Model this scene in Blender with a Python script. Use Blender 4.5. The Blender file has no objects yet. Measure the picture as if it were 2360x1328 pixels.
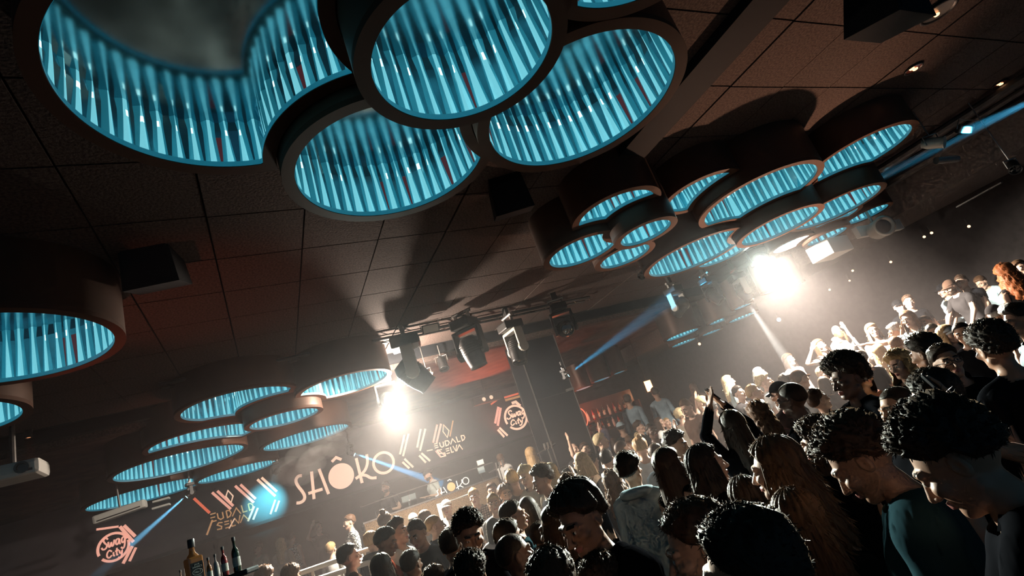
import bpy, bmesh, math, random
import numpy as np
from mathutils import Vector, Matrix
random.seed(7); np.random.seed(7)
SC = bpy.context.scene
COL = SC.collection
# ---------------------------------------------------------------- camera (19 mm lens, tilted 19 degrees, looking up a little)
CZ = 1.86
PITCH, ROLL, FPX = math.radians(17.5), math.radians(19.3), 1250.0
cam_d = bpy.data.cameras.new('camera'); cam = bpy.data.objects.new('camera', cam_d); COL.objects.link(cam)
cam_d.sensor_width = 36.0; cam_d.lens = 36.0 * FPX / 2360.0; cam_d.clip_start = 0.05; cam_d.clip_end = 100
cam.matrix_world = Matrix.Translation((0, 0, CZ)) @ Matrix.Rotation(math.pi / 2 + PITCH, 4, 'X') @ Matrix.Rotation(-ROLL, 4, 'Z')
SC.camera = cam
# ---------------------------------------------------------------- view, world
SC.view_settings.view_transform = 'Standard'; SC.view_settings.look = 'None'
SC.view_settings.exposure = 0.0; SC.view_settings.gamma = 1.0; SC.view_settings.use_curve_mapping = False
SC.cycles.use_denoising = True
SC.cycles.max_bounces = 3; SC.cycles.diffuse_bounces = 1; SC.cycles.glossy_bounces = 2; SC.cycles.transmission_bounces = 4; SC.cycles.use_light_tree = True; SC.cycles.use_adaptive_sampling = True; SC.cycles.adaptive_threshold = .06; SC.cycles.adaptive_min_samples = 12
SC.cycles.transparent_max_bounces = 8; SC.cycles.volume_bounces = 0
SC.cycles.sample_clamp_indirect = 3.0; SC.cycles.caustics_reflective = False; SC.cycles.caustics_refractive = False
W = bpy.data.worlds.new('night'); SC.world = W; W.use_nodes = True
W.node_tree.nodes['Background'].inputs[0].default_value = (0.22, 0.60, 0.95, 1)
W.node_tree.nodes['Background'].inputs[1].default_value = 0.11

# ---------------------------------------------------------------- room frame: the room stands 28 degrees off the view
TH = math.radians(28.0)
RV = Vector((math.cos(TH), math.sin(TH), 0)); RU = Vector((-math.sin(TH), math.cos(TH), 0))
def RC(a, b, z=0.0): return RV * a + RU * b + Vector((0, 0, z))
def ray(px, py):
    dx, dy = px - 1180.0, 664.0 - py
    c, s = math.cos(ROLL), math.sin(ROLL); r = dx * c + dy * s; u = -dx * s + dy * c
    return Vector((r, FPX * math.cos(PITCH) - u * math.sin(PITCH), FPX * math.sin(PITCH) + u * math.cos(PITCH)))
def at_y(px, py, y): v = ray(px, py); return Vector((0, 0, CZ)) + v * (y / v.y)
def at_z(px, py, z): v = ray(px, py); return Vector((0, 0, CZ)) + v * ((z - CZ) / v.z)
def at_b(px, py, b): v = ray(px, py); return Vector((0, 0, CZ)) + v * (b / v.dot(RU))
def at_a(px, py, a): v = ray(px, py); return Vector((0, 0, CZ)) + v * (a / v.dot(RV))

# ---------------------------------------------------------------- lights of the room
def look_rot(frm, to): return (Vector(to) - Vector(frm)).to_track_quat('-Z', 'Y').to_euler()
def spot(name, loc, to, color, watts, deg, blend=0.15, radius=0.05):
    d = bpy.data.lights.new(name, 'SPOT'); d.color = color; d.energy = watts; d.spot_size = math.radians(deg); d.spot_blend = blend; d.shadow_soft_size = radius
    o = bpy.data.objects.new(name, d); COL.objects.link(o); o.location = loc; o.rotation_euler = look_rot(loc, to); return o
def point(name, loc, color, watts, radius=0.1):
    d = bpy.data.lights.new(name, 'POINT'); d.color = color; d.energy = watts; d.shadow_soft_size = radius
    o = bpy.data.objects.new(name, d); COL.objects.link(o); o.location = loc; return o

# ---------------------------------------------------------------- materials
MATS = {}
def mat(name, color=(.5, .5, .5), rough=.6, metal=0.0, emit=None, strength=0.0, noise=0.0, scale=20.0, bump=0.0, color2=None, trans=0.0, alpha=1.0, ior=1.45, sheen=0.0, coat=0.0, stretch=None, spec=.5):
    if name in MATS: return MATS[name]
    m = bpy.data.materials.new(name); m.use_nodes = True; nt = m.node_tree; b = nt.nodes['Principled BSDF']
    b.inputs['Base Color'].default_value = (*color, 1); b.inputs['Roughness'].default_value = rough; b.inputs['Metallic'].default_value = metal
    b.inputs['Transmission Weight'].default_value = trans; b.inputs['IOR'].default_value = ior; b.inputs['Alpha'].default_value = alpha
    b.inputs['Specular IOR Level'].default_value = spec; b.inputs['Sheen Weight'].default_value = sheen; b.inputs['Coat Weight'].default_value = coat
    if emit: b.inputs['Emission Color'].default_value = (*emit, 1); b.inputs['Emission Strength'].default_value = strength
    if noise or bump:
        tc = nt.nodes.new('ShaderNodeTexCoord'); src = tc.outputs['Object']
        if stretch:
            mp = nt.nodes.new('ShaderNodeMapping'); mp.inputs['Scale'].default_value = stretch; nt.links.new(src, mp.inputs['Vector']); src = mp.outputs['Vector']
        n = nt.nodes.new('ShaderNodeTexNoise'); n.inputs['Scale'].default_value = scale; n.inputs['Detail'].default_value = 4
        nt.links.new(src, n.inputs['Vector'])
        if noise:
            mx = nt.nodes.new('ShaderNodeMix'); mx.data_type = 'RGBA'
            c2 = color2 or tuple(c * (1 - noise) for c in color)
            mr = nt.nodes.new('ShaderNodeMapRange'); mr.inputs[1].default_value = .35; mr.inputs[2].default_value = .65
            nt.links.new(n.outputs['Fac'], mr.inputs[0]); nt.links.new(mr.outputs[0], mx.inputs[0])
            mx.inputs[6].default_value = (*color, 1); mx.inputs[7].default_value = (*c2, 1); nt.links.new(mx.outputs[2], b.inputs['Base Color'])
        if bump:
            bp = nt.nodes.new('ShaderNodeBump'); bp.inputs['Strength'].default_value = bump; bp.inputs['Distance'].default_value = .02
            nt.links.new(n.outputs['Fac'], bp.inputs['Height']); nt.links.new(bp.outputs[0], b.inputs['Normal'])
    MATS[name] = m; return m
M_bronze = mat('bronze_paint', (.085, .043, .026), .45, .3, noise=.12, scale=6)
M_ceil = mat('ceiling_board', (.098, .070, .060), .9, noise=.55, scale=46, bump=.35, spec=.15)
M_black = mat('black_paint', (.010, .011, .013), .8, spec=.15)
M_blackgloss = mat('black_plastic', (.016, .016, .018), .32)
M_steel = mat('grey_steel', (.30, .28, .26), .38, .8, noise=.2, scale=9)
M_white = mat('white_paint', (.72, .70, .64), .55)
M_floor = mat('dark_floor', (.03, .026, .024), .35, noise=.4, scale=5)
M_wall = mat('dark_wall', (.022, .018, .018), .8, noise=.4, scale=7, spec=.2)

# ---------------------------------------------------------------- mesh helpers
def link(o, parent=None):
    COL.objects.link(o)
    if parent is not None: o.parent = parent
    return o
def mesh(name, verts, faces, m, parent=None, smooth=False, matrix=None):
    me = bpy.data.meshes.new(name); me.from_pydata([tuple(v) for v in verts], [], [tuple(f) for f in faces]); me.update()
    if smooth: me.polygons.foreach_set('use_smooth', [True] * len(me.polygons))
    if m is not None: me.materials.append(m)
    o = bpy.data.objects.new(name, me); link(o, parent)
    if matrix is not None: o.matrix_local = matrix
    return o
def tag(o, label, cat, group=None, kind=None):
    o['label'] = label; o['category'] = cat
    if group: o['group'] = group
    if kind: o['kind'] = kind
    return o
def struct(o, label=None):
    o['kind'] = 'structure'
    if label: o['label'] = label
    return o
def empty(name, loc=(0, 0, 0), rot=(0, 0, 0)):
    o = bpy.data.objects.new(name, None); COL.objects.link(o); o.location = loc; o.rotation_euler = rot; return o
class MB:
    """collects shapes for one mesh"""
    def __init__(s): s.v = []; s.f = []
    def add(s, verts, faces):
        k = len(s.v); s.v += [Vector(v) for v in verts]; s.f += [tuple(i + k for i in f) for f in faces]; return s
    def box(s, c, d, rot=None, taper=1.0, bev=0.0):
        x, y, z = d[0] / 2, d[1] / 2, d[2] / 2
        if bev:
            bm = bmesh.new(); bmesh.ops.create_cube(bm, size=1.0)
            for v in bm.verts: v.co = Vector((v.co.x * d[0], v.co.y * d[1], v.co.z * d[2]))
            bmesh.ops.bevel(bm, geom=bm.edges[:], offset=bev, segments=2, affect='EDGES', profile=.6)
            vs = [v.co.copy() for v in bm.verts]; bm.verts.index_update(); fs = [[v.index for v in f.verts] for f in bm.faces]; bm.free()
        else:
            vs = [Vector((sx * x * (taper if sz > 0 else 1), sy * y * (taper if sz > 0 else 1), sz * z)) for sz in (-1, 1) for sy in (-1, 1) for sx in (-1, 1)]
            fs = [(0, 2, 3, 1), (4, 5, 7, 6), (0, 1, 5, 4), (1, 3, 7, 5), (3, 2, 6, 7), (2, 0, 4, 6)]
        R = rot if rot is not None else Matrix.Identity(3)
        return s.add([R @ v + Vector(c) for v in vs], fs)
    def tube(s, pts, r, n=8, cap=True):
        pts = [Vector(p) for p in pts]; rs = r if isinstance(r, (list, tuple)) else [r] * len(pts)
        vs = []; up = None
        for i, p in enumerate(pts):
            d = (pts[min(i + 1, len(pts) - 1)] - pts[max(i - 1, 0)]).normalized()
            if up is None: up = d.orthogonal().normalized()
            up = (up - d * up.dot(d)).normalized(); sd = d.cross(up)
            vs += [p + (up * math.cos(t) + sd * math.sin(t)) * rs[i] for t in (2 * math.pi * j / n for j in range(n))]
        fs = [(i * n + j, i * n + (j + 1) % n, (i + 1) * n + (j + 1) % n, (i + 1) * n + j) for i in range(len(pts) - 1) for j in range(n)]
        if cap: fs += [tuple(range(n))[::-1], tuple(range((len(pts) - 1) * n, len(pts) * n))]
        return s.add(vs, fs)
    def lathe(s, prof, n=20, mtx=None, cap=True):
        vs = [Vector((r * math.cos(2 * math.pi * j / n), r * math.sin(2 * math.pi * j / n), z)) for r, z in prof for j in range(n)]
        if mtx is not None: vs = [mtx @ v for v in vs]
        fs = [(i * n + j, i * n + (j + 1) % n, (i + 1) * n + (j + 1) % n, (i + 1) * n + j) for i in range(len(prof) - 1) for j in range(n)]
        if cap: fs += [tuple(range(n))[::-1], tuple(range((len(prof) - 1) * n, len(prof) * n))]
        return s.add(vs, fs)
    def build(s, name, m, parent=None, smooth=False, matrix=None): return mesh(name, s.v, s.f, m, parent, smooth, matrix)
def basis(x, y, z): return Matrix(((x[0], y[0], z[0]), (x[1], y[1], z[1]), (x[2], y[2], z[2])))
ROOM3 = basis(RV, RU, Vector((0, 0, 1)))
ROOM4 = ROOM3.to_4x4()
# ================================================================ the room
CEIL = CZ + 2.80
def room_quad(name, pts, m): return mesh(name, pts, [(0, 1, 2, 3)], m)
def slab(name, a0, a1, b0, b1, z0, z1, m, parent=None):
    return MB().box(((a0 + a1) / 2, (b0 + b1) / 2, (z0 + z1) / 2), (a1 - a0, b1 - b0, z1 - z0)).build(name, m, parent, matrix=ROOM4.copy() if parent is None else None)
AL, AR, BB, BF = -12.0, 14.0, 17.6, -3.5
struct(slab('floor', AL, AR, BF, BB, -.2, 0, M_floor), 'dark dance floor under the crowd')
struct(slab('wall_back', AL, AR, BB, BB + .2, 0, 5.2, M_wall), 'dark rear wall behind the screens')
struct(slab('wall_right', AR, AR + .2, BF, BB, 0, 5.2, M_wall), 'dark side wall beyond the raised floor')
struct(slab('wall_left', AL - .2, AL, BF, BB, 0, 5.2, M_wall), 'dark side wall beside the projector')
ceil = struct(slab('ceiling', AL, AR, BF, BB, CEIL + .02, CEIL + .25, M_black), 'dark ceiling carrying square concrete-coloured boards')
# square boards of the ceiling, joints recessed
TP = .81
tile_v = [((x), (y), z) for z in (0, .03) for (x, y) in ((.008, .008), (TP - .008, .008), (TP - .008, TP - .008), (.008, TP - .008))]
tile_me = bpy.data.meshes.new('ceiling_tile'); tile_me.from_pydata(tile_v, [], [(3, 2, 1, 0), (4, 5, 6, 7), (0, 1, 5, 4), (1, 2, 6, 5), (2, 3, 7, 6), (3, 0, 4, 7)]); tile_me.materials.append(M_ceil)
rest = MB()
for i in range(-14, 18):
    for j in range(-5, 13):
        a0, b0 = -.13 + i * TP, 2.20 + j * TP
        if a0 < AL or a0 + TP > AR or b0 < BF or b0 + TP > 10.45: continue
        if -6.3 < a0 < 8.5 and 1.0 < b0:
            o = bpy.data.objects.new('ceiling_tile', tile_me); link(o, ceil); o.location = (a0, b0, CEIL - .012 + .004 * ((i * 7 + j * 3) % 3))
        else:
            rest.add([(a0 + x, b0 + y, CEIL - .01 + z) for x, y, z in tile_v], [(3, 2, 1, 0), (4, 5, 6, 7), (0, 1, 5, 4), (1, 2, 6, 5), (2, 3, 7, 6), (3, 0, 4, 7)])
r = rest.build('ceiling_tile_field', M_ceil, ceil); r['kind'] = 'stuff'
# raised floors
M_plat = mat('platform_carpet', (.035, .03, .03), .9)
FLOORS = [(10.6, AR, -1.0, 11.4, .55), (9.2, 10.6, -1.0, 11.4, .28), (6.9, AR, 11.6, BB, .60), (1.2, 6.6, 12.5, BB - .5, .65), (-7.0, 1.2, 11.6, BB - .5, .25)]
for (n_, (a0, a1, b0, b1, z)), lab in zip(zip(('raised_side', 'raised_step', 'raised_bar', 'stage', 'raised_tables'), FLOORS), ('raised side floor where people look over the crowd', 'lower step of the raised side floor', 'raised floor in front of the bar', 'raised stage floor behind the DJ booth', 'low raised floor of the VIP tables')):
    struct(slab('floor_' + n_, a0, a1, b0, b1, 0, z, M_plat), lab)
# bulkhead beams where the ceiling steps
struct(slab('trim_1', -6.0, 13.0, 10.48, 10.62, CEIL - .16, CEIL + .02, M_black), 'dark slot along the ceiling step')
struct(slab('trim_2', -6.0, 13.0, 10.62, 10.85, CEIL - .26, CEIL + .02, M_ceil), 'pale beam along the ceiling step')
struct(slab('ceiling_rear', AL, AR, 10.85, BB, CEIL - .10, CEIL + .02, mat('rear_ceiling', (.10, .055, .045), .8, noise=.5, scale=3)), 'brown rear ceiling above the stage')
struct(slab('trim_3', 12.2, AR, BF, BB, CZ + 2.2, CEIL, mat('soffit_board', (.17, .14, .125), .85, noise=.3, scale=20)), 'lower soffit along the side wall')
# ================================================================ ring lamps: drums with a rim, a fluted glossy curtain with painted light streaks, and a painted glow band
M_glow = mat('streak_glow_bright', (.25, .5, .55), .18, .3, emit=(.165, .55, .64), strength=.95)  # bright, soft and dim emission paint the reflection streaks of the flutes
M_glow2 = mat('streak_glow_soft', (.30, .62, .70), .20, .6, emit=(.010, .115, .158), strength=.8)
M_glow3 = mat('streak_glow_dim', (.35, .62, .70), .14, .9, emit=(.0015, .010, .016), strength=1.0)
M_glint = mat('painted_glint', (1, 1, 1), .3, emit=(.62, .95, .92), strength=1.7)  # white glints painted onto the flutes as emission
M_redstreak = mat('streak_glow_red', (.25, .08, .08), .3, .6, emit=(.05, .012, .015), strength=1.0)
for m_ in (M_glow, M_glow2, M_glow3, M_glint, M_redstreak): m_.cycles.emission_sampling = 'NONE'
M_top = mat('gloss_stretch_panel', (.36, .56, .61), .13, 1.0, noise=.25, scale=5)
M_ringdark = mat('rim_paint', (.085, .043, .028), .65, .0, spec=.12)
M_band = mat('painted_teal_glow', (.3, .5, .55), .4, emit=(.002, .085, .13), strength=.9); M_band.cycles.emission_sampling = 'NONE'  # teal glow of the curtain painted on the rim's inner face
LIP, LIPT, WALLH, FL = .088, .042, .50, .095
# name: centre/height above lens, radius/height (as measured), height above the lens
RINGS = {
 'A': (-0.457, 0.983, 0.326, 2.36), 'B': (-0.231, 1.523, 0.303, 2.24), 'C': (0.081, 1.162, 0.242, 2.00), 'D': (0.414, 1.560, 0.321, 2.12), 'F': (0.549, 0.900, 0.272, 2.10),
 'E': (-1.899, 1.805, 0.363, 2.20), 'E2': (-2.657, 2.226, 0.310, 2.20),
 'L1': (-2.048, 3.630, 0.355, 2.30), 'L2': (-1.485, 4.134, 0.329, 2.20), 'L3': (-2.752, 4.285, 0.382, 2.20), 'L4': (-2.213, 4.567, 0.277, 2.02), 'L5': (-3.384, 4.894, 0.513, 2.10), 'L6': (-2.618, 5.817, 0.436, 2.15), 'L7': (-4.472, 5.875, 0.545, 2.18), 'L8': (-3.820, 6.490, 0.420, 2.00),
 'R1': (0.623, 2.551, 0.200, 2.30), 'R1b': (0.457, 2.964, 0.205, 2.20), 'R3': (0.752, 3.344, 0.167, 2.20), 'R5': (0.849, 3.033, 0.155, 2.05), 'R4': (1.115, 2.699, 0.185, 2.38), 'R2': (1.581, 3.100, 0.337, 2.20), 'R9': (2.152, 2.968, 0.268, 2.38), 'Rb': (1.364, 3.902, 0.360, 2.10), 'Rc': (1.667, 4.215, 0.198, 2.18),
 'R8': (2.040, 3.943, 0.283, 1.98), 'R10': (2.510, 3.983, 0.311, 2.08), 'R11': (2.662, 4.285, 0.164, 2.18), 'R12': (3.076, 4.545, 0.162, 2.24), 'R13': (2.861, 4.864, 0.171, 2.05), 'R14': (2.443, 4.675, 0.158, 2.12),
}
RLAB = {}
def first_hit(p, d, c, r, inside):
    """distance along the ray to the circle; inside: leaving it, else entering it"""
    m = p - c; b = m.dot(d); q = m.dot(m) - r * r; disc = b * b - q
    if disc < 0: return None
    t = -b + math.sqrt(disc) if inside else -b - math.sqrt(disc)
    return t if t > 1e-4 else None
def ring_lamp(key, c, r_in, z, cuts, label, group, wallh=WALLH, drum_top=None):
    """cuts: (centre, outer radius) of the lower drums this one is cut around"""
    wallh = min(wallh, CEIL - z - LIPT - .03)
    c = Vector((c[0], c[1])); R = r_in + LIP
    p = c.copy()
    if cuts:   # stand point: middle of what is left of the disc
        g = [Vector((c.x + r_in * .92 * math.sqrt(q) * math.cos(t), c.y + r_in * .92 * math.sqrt(q) * math.sin(t))) for q in (.1, .3, .5, .7, .9) for t in (k * math.pi / 18 for k in range(36))]
        g = [x for x in g if all((x - cc).length > rr + LIP * 1.3 for cc, rr in cuts)]
        if g: p = max(g, key=lambda x: min([r_in - (x - c).length] + [(x - cc).length - rr - LIP for cc, rr in cuts]) - .15 * (x - c).length)
    N = max(96, int(2 * math.pi * r_in / FL) * 8)
    th = [2 * math.pi * k / N for k in range(N)]; D = [Vector((math.cos(t), math.sin(t))) for t in th]
    def outline(off, cut):
        out = []
        for d in D:
            t = first_hit(p, d, c, r_in + off, True) or .05
            for cc, rr in cut:
                h = first_hit(p, d, cc, rr + LIP - off, False)
                if h is not None: t = min(t, h)
            out.append(t)
        return out
    inn = outline(0.0, cuts); mid = outline(.030, cuts); out = [min(o, o) for o in outline(LIP - .004, cuts)]
    P = lambda t, k, zz: (p.x + D[k].x * t[k], p.y + D[k].y * t[k], zz)
    root = empty('ring_lamp', (p.x, p.y, z)); tag(root, label, 'ceiling lamp', group)
    L = lambda vs: [(x - p.x, y - p.y, zz - z) for x, y, zz in vs]
    def strip(name, loops, m, smooth=True, close=False):
        vs = []; [vs.extend(l) for l in loops]; n = N; fs = []
        nl = len(loops)
        for i in range(nl if close else nl - 1):
            j = (i + 1) % nl
            fs += [(i * n + k, i * n + (k + 1) % n, j * n + (k + 1) % n, j * n + k) for k in range(n)]
        return mesh(name, L(vs), fs, m, root, smooth)
    # rim: flat ring with thickness
    strip('rim', [[P(inn, k, z) for k in range(N)], [P(out, k, z) for k in range(N)], [P(out, k, z + LIPT) for k in range(N)], [P(inn, k, z + LIPT) for k in range(N)]], M_ringdark, False, True)
    inb = [t - .003 for t in inn]; strip('painted_glow_band', [[P(inb, k, z + .004) for k in range(N)], [P(inb, k, z + LIPT) for k in range(N)]], M_band)
    # drum: the outer wall up to the ceiling
    top = (drum_top or CEIL) - .005
    strip('drum', [[P(out, k, z + LIPT) for k in range(N)], [P(out, k, top) for k in range(N)]], M_bronze)
    # fluted curtain: reflection streaks and glints painted as emission, narrowing to the top
    pts = [Vector(P(mid, k, 0)).to_2d() for k in range(N)]; seg = [(pts[(k + 1) % N] - pts[k]).length for k in range(N)]
    cum = [0.0]
    for q in seg: cum.append(cum[-1] + q)
    acc = cum[-1]; nf = max(8, round(acc / FL)); pit = acc / nf
    rnd = random.Random(sum(map(ord, key)) * 13 + len(key))
    import bisect
    def pos(s_, off):
        s_ %= acc; k = min(bisect.bisect_right(cum, s_) - 1, N - 1); t = (s_ - cum[k]) / max(seg[k], 1e-6)
        q = pts[k].lerp(pts[(k + 1) % N], t); tg = (pts[(k + 1) % N] - pts[k]); nrm = Vector((tg.y, -tg.x)).normalized()
        return q + nrm * off
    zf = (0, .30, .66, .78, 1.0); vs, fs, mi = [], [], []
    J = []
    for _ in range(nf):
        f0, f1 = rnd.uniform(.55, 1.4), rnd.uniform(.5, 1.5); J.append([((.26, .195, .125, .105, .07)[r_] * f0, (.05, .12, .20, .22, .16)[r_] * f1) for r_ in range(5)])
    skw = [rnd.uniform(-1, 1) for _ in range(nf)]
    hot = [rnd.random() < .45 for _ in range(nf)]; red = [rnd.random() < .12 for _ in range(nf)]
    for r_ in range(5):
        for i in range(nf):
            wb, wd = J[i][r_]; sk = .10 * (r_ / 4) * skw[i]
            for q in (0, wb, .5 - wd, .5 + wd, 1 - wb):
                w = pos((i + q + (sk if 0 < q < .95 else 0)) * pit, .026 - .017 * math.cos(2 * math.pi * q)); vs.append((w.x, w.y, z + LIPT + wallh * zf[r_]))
    n5 = nf * 5
    for r_ in range(4):
        for j in range(n5):
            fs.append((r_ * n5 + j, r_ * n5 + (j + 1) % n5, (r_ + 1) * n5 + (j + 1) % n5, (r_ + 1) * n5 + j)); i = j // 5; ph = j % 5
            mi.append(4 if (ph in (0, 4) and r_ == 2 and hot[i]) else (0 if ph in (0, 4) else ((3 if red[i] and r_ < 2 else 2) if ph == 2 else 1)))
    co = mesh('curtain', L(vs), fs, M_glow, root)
    for m_ in (M_glow2, M_glow3, M_redstreak, M_glint): co.data.materials.append(m_)
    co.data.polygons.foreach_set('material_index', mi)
    # glossy panel closing the drum
    vs = [(p.x, p.y, z + LIPT + wallh)] + [P([m_ + .05 for m_ in mid], k, z + LIPT + wallh) for k in range(N)]
    mesh('top_panel', L(vs), [(0, 1 + (k + 1) % N, 1 + k) for k in range(N)], M_top, root)
    return root
near = 'ring lamps over the camera'; lft = 'ring lamps above the stage side'; rgt = 'ring lamps over the crowd'
RLAB = {
 'A': ('very large teal ring lamp in the upper corner with a bite cut from its side', near), 'B': ('teal ring lamp hanging below the large ones, left of the bronze-rimmed ring', near),
 'C': ('large complete round teal ring lamp in the top middle', near), 'D': ('teal ring lamp with a lit bronze rim beside the middle ring', near), 'F': ('teal ring lamp mostly outside the top of the picture', near),
 'E': ('half-seen teal ring lamp at the left picture edge with a reddish rim', near), 'E2': ('sliver of a teal ring lamp at the left edge under a larger one', near),
}
ordn = ['nearest', 'second', 'third', 'fourth', 'fifth', 'sixth', 'seventh', 'eighth']
RLAB.update({'L1': ('red-rimmed teal ring lamp, uppermost on the left of the stage cluster', lft), 'L2': ('blue ring lamp with a tall bronze drum beside the white spotlight', lft), 'L3': ('teal ring lamp second from top on the left edge of the stage cluster', lft), 'L4': ('small complete oval ring lamp in the middle of the stage cluster', lft),
 'L5': ('wide pale blue ring lamp third from top in the stage cluster', lft), 'L6': ('faint grey-blue ring lamp in the smoke above the stage screen', lft), 'L7': ('lowest left pale ring lamp of the stage cluster above the projector', lft), 'L8': ('narrow blue ring lamp just above the red stripes of the screen', lft),
 'R1': ('ring lamp at the upper left of the cluster over the crowd', rgt), 'R1b': ('ring lamp at the far left tip of the cluster over the crowd', rgt), 'R3': ('ring lamp cut short beside the big drum, low left in the cluster', rgt), 'R5': ('small complete oval ring lamp in the left half of the crowd cluster', rgt),
 'R4': ('crescent-shaped ring lamp behind the largest drum of the crowd cluster', rgt), 'R2': ('largest ring lamp in the centre of the crowd cluster', rgt), 'R9': ('ring lamp at the upper right tip of the crowd cluster', rgt), 'Rb': ('long ring lamp with a dark drum just above the moving heads', rgt),
 'Rc': ('ring lamp half hidden behind the long one near the white spotlight', rgt), 'R8': ('complete oval ring lamp with a pale cream rim above the spotlight', rgt), 'R10': ('ring lamp with a bright blue lit drum side at the right of the cluster', rgt), 'R11': ('thin ring lamp below the blue-sided drum', rgt),
 'R12': ('thin ring lamp at the lower right end of the crowd cluster', rgt), 'R13': ('thin ring lamp above the white hanging box', rgt), 'R14': ('very thin ring lamp right beside the white spotlight glare', rgt)})
CUTBY = {'A': 'CB', 'B': 'CD', 'D': 'C', 'F': 'CD'}
clusters = [['A', 'B', 'C', 'D', 'F'], ['E'], ['E2'], ['L1', 'L2', 'L3', 'L4', 'L5', 'L6', 'L7', 'L8'], ['R1', 'R1b', 'R3', 'R5', 'R4', 'R2', 'R9', 'Rb', 'Rc', 'R8', 'R10', 'R11', 'R12', 'R13', 'R14']]
for cl in clusters:
    for k in cl:
        a, b, r, h = RINGS[k]
        cuts = []
        for q in cl:
            if q == k: continue
            a2, b2, r2, h2 = RINGS[q]
            if h2 < h - 1e-6:
                cc = Vector((a2 * h2, b2 * h2)); R2 = r2 * h2 + LIP
                if (cc - Vector((a * h, b * h))).length < r * h + LIP + R2: cuts.append((cc, R2))
        ring_lamp(k, (a * h, b * h), r * h, CZ + h, cuts, *RLAB[k])
# ================================================================ stage lamps: strong white spotlights, moving heads, beams
WARM = (1.0, .86, .70)
S1 = at_y(893, 918, 10.3); S2 = at_y(1752, 595, 10.4)
M_lens_hot = mat('white_hot_lens', (1, 1, 1), .3, emit=(.86, 1.0, .95), strength=45); M_lens_hot.cycles.emission_sampling = 'NONE'
M_lens_blue = mat('blue_lit_lens', (.6, .9, 1), .3, emit=(.45, .92, 1.0), strength=5); M_lens_blue.cycles.emission_sampling = 'NONE'
M_lens = mat('dark_glass_lens', (.01, .012, .015), .06, 0, coat=1.0)
M_head = mat('fixture_black', (.030, .028, .027), .38, .1, noise=.3, scale=14)
M_yoke = mat('fixture_grey', (.42, .40, .35), .45, .2)
def yrot(d, up=(0, 0, 1)):
    """rotation whose -Z looks along d"""
    return Vector(d).normalized().to_track_quat('-Z', 'Y').to_matrix().to_4x4()
def moving_head(loc, aim, label, size=.62, pan=None, lens=None, yoke=None, group='moving head lamps under the ceiling', top=None, radius=1.0):
    """hangs from loc (its clamp), yoke and barrel head below, aimed along the vector aim"""
    s = size / .62; aim = Vector(aim).normalized(); loc = Vector(loc)
    pan = math.atan2(aim.y, aim.x) if pan is None else pan
    root = empty('moving_head_lamp', loc, (0, 0, pan)); tag(root, label, 'stage lamp', group)
    iR = Matrix.Rotation(-pan, 3, 'Z'); la = iR @ aim
    b = MB(); b.box((0, 0, -.07 * s), (.30 * s, .26 * s, .12 * s), bev=.018 * s); b.box((.151 * s, 0, -.07 * s), (.01 * s, .16 * s, .06 * s)); b.build('base', M_head, root)
    c = MB(); c.box((0, .09 * s, .03 * s), (.04 * s, .03 * s, .10 * s)); c.box((0, -.09 * s, .03 * s), (.04 * s, .03 * s, .10 * s)); c.tube([(0, -.13 * s, .08 * s), (0, .13 * s, .08 * s)], .026 * s, 8); c.build('clamp', M_steel, root)
    y = MB()
    for sg in (-1, 1):
        y.box((0, sg * .165 * s, -.30 * s), (.13 * s, .035 * s, .32 * s), bev=.012 * s); y.lathe([(.0, 0), (.075 * s, 0), (.075 * s, .04 * s), (0, .04 * s)], 14, Matrix.Translation((0, sg * (.165 + .0) * s - .02 * s, -.42 * s)) @ Matrix.Rotation(-math.pi / 2, 4, 'X'), cap=False)
    y.box((0, 0, -.155 * s), (.13 * s, .36 * s, .045 * s), bev=.012 * s); y.build('yoke', yoke or M_head, root)
    hm = Matrix.Translation((0, 0, -.42 * s)) @ yrot(la)
    h = MB(); h.lathe([(.0, .19 * s), (.085 * s, .185 * s), (.125 * s, .12 * s), (.13 * s, .0), (.122 * s, -.08 * s), (.105 * s, -.17 * s), (.108 * s, -.20 * s), (.092 * s, -.205 * s), (.088 * s, -.17 * s)], 20, hm, cap=False)
    for q in range(5): h.lathe([(.131 * s, (.10 - q * .028) * s), (.136 * s, (.095 - q * .028) * s), (.131 * s, (.09 - q * .028) * s)], 20, hm, cap=False)
    h.build('head', M_head, root, True)
    MB().lathe([(.0, -.182 * s), (.05 * s, -.180 * s), (.089 * s, -.172 * s)], 20, hm, cap=False).build('lens', lens or M_lens, root, True)
    if top is not None:
        MB().tube([(0, 0, .08 * s), (.02, .05, (top - loc.z) * .6), (0, 0, top - loc.z)], .012, 6).build('cable', M_head, root)
        MB().box((0, 0, (top - loc.z) / 2 + .05), (.05 * s, .09 * s, max(.02, top - loc.z - .10))).build('bracket', M_head, root)
    return root
ppt = lambda px, py, y: at_y(px, py, y)
dn = lambda x, y, z: Vector((x, y, z))
cam0 = Vector((0, 0, CZ))
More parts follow.
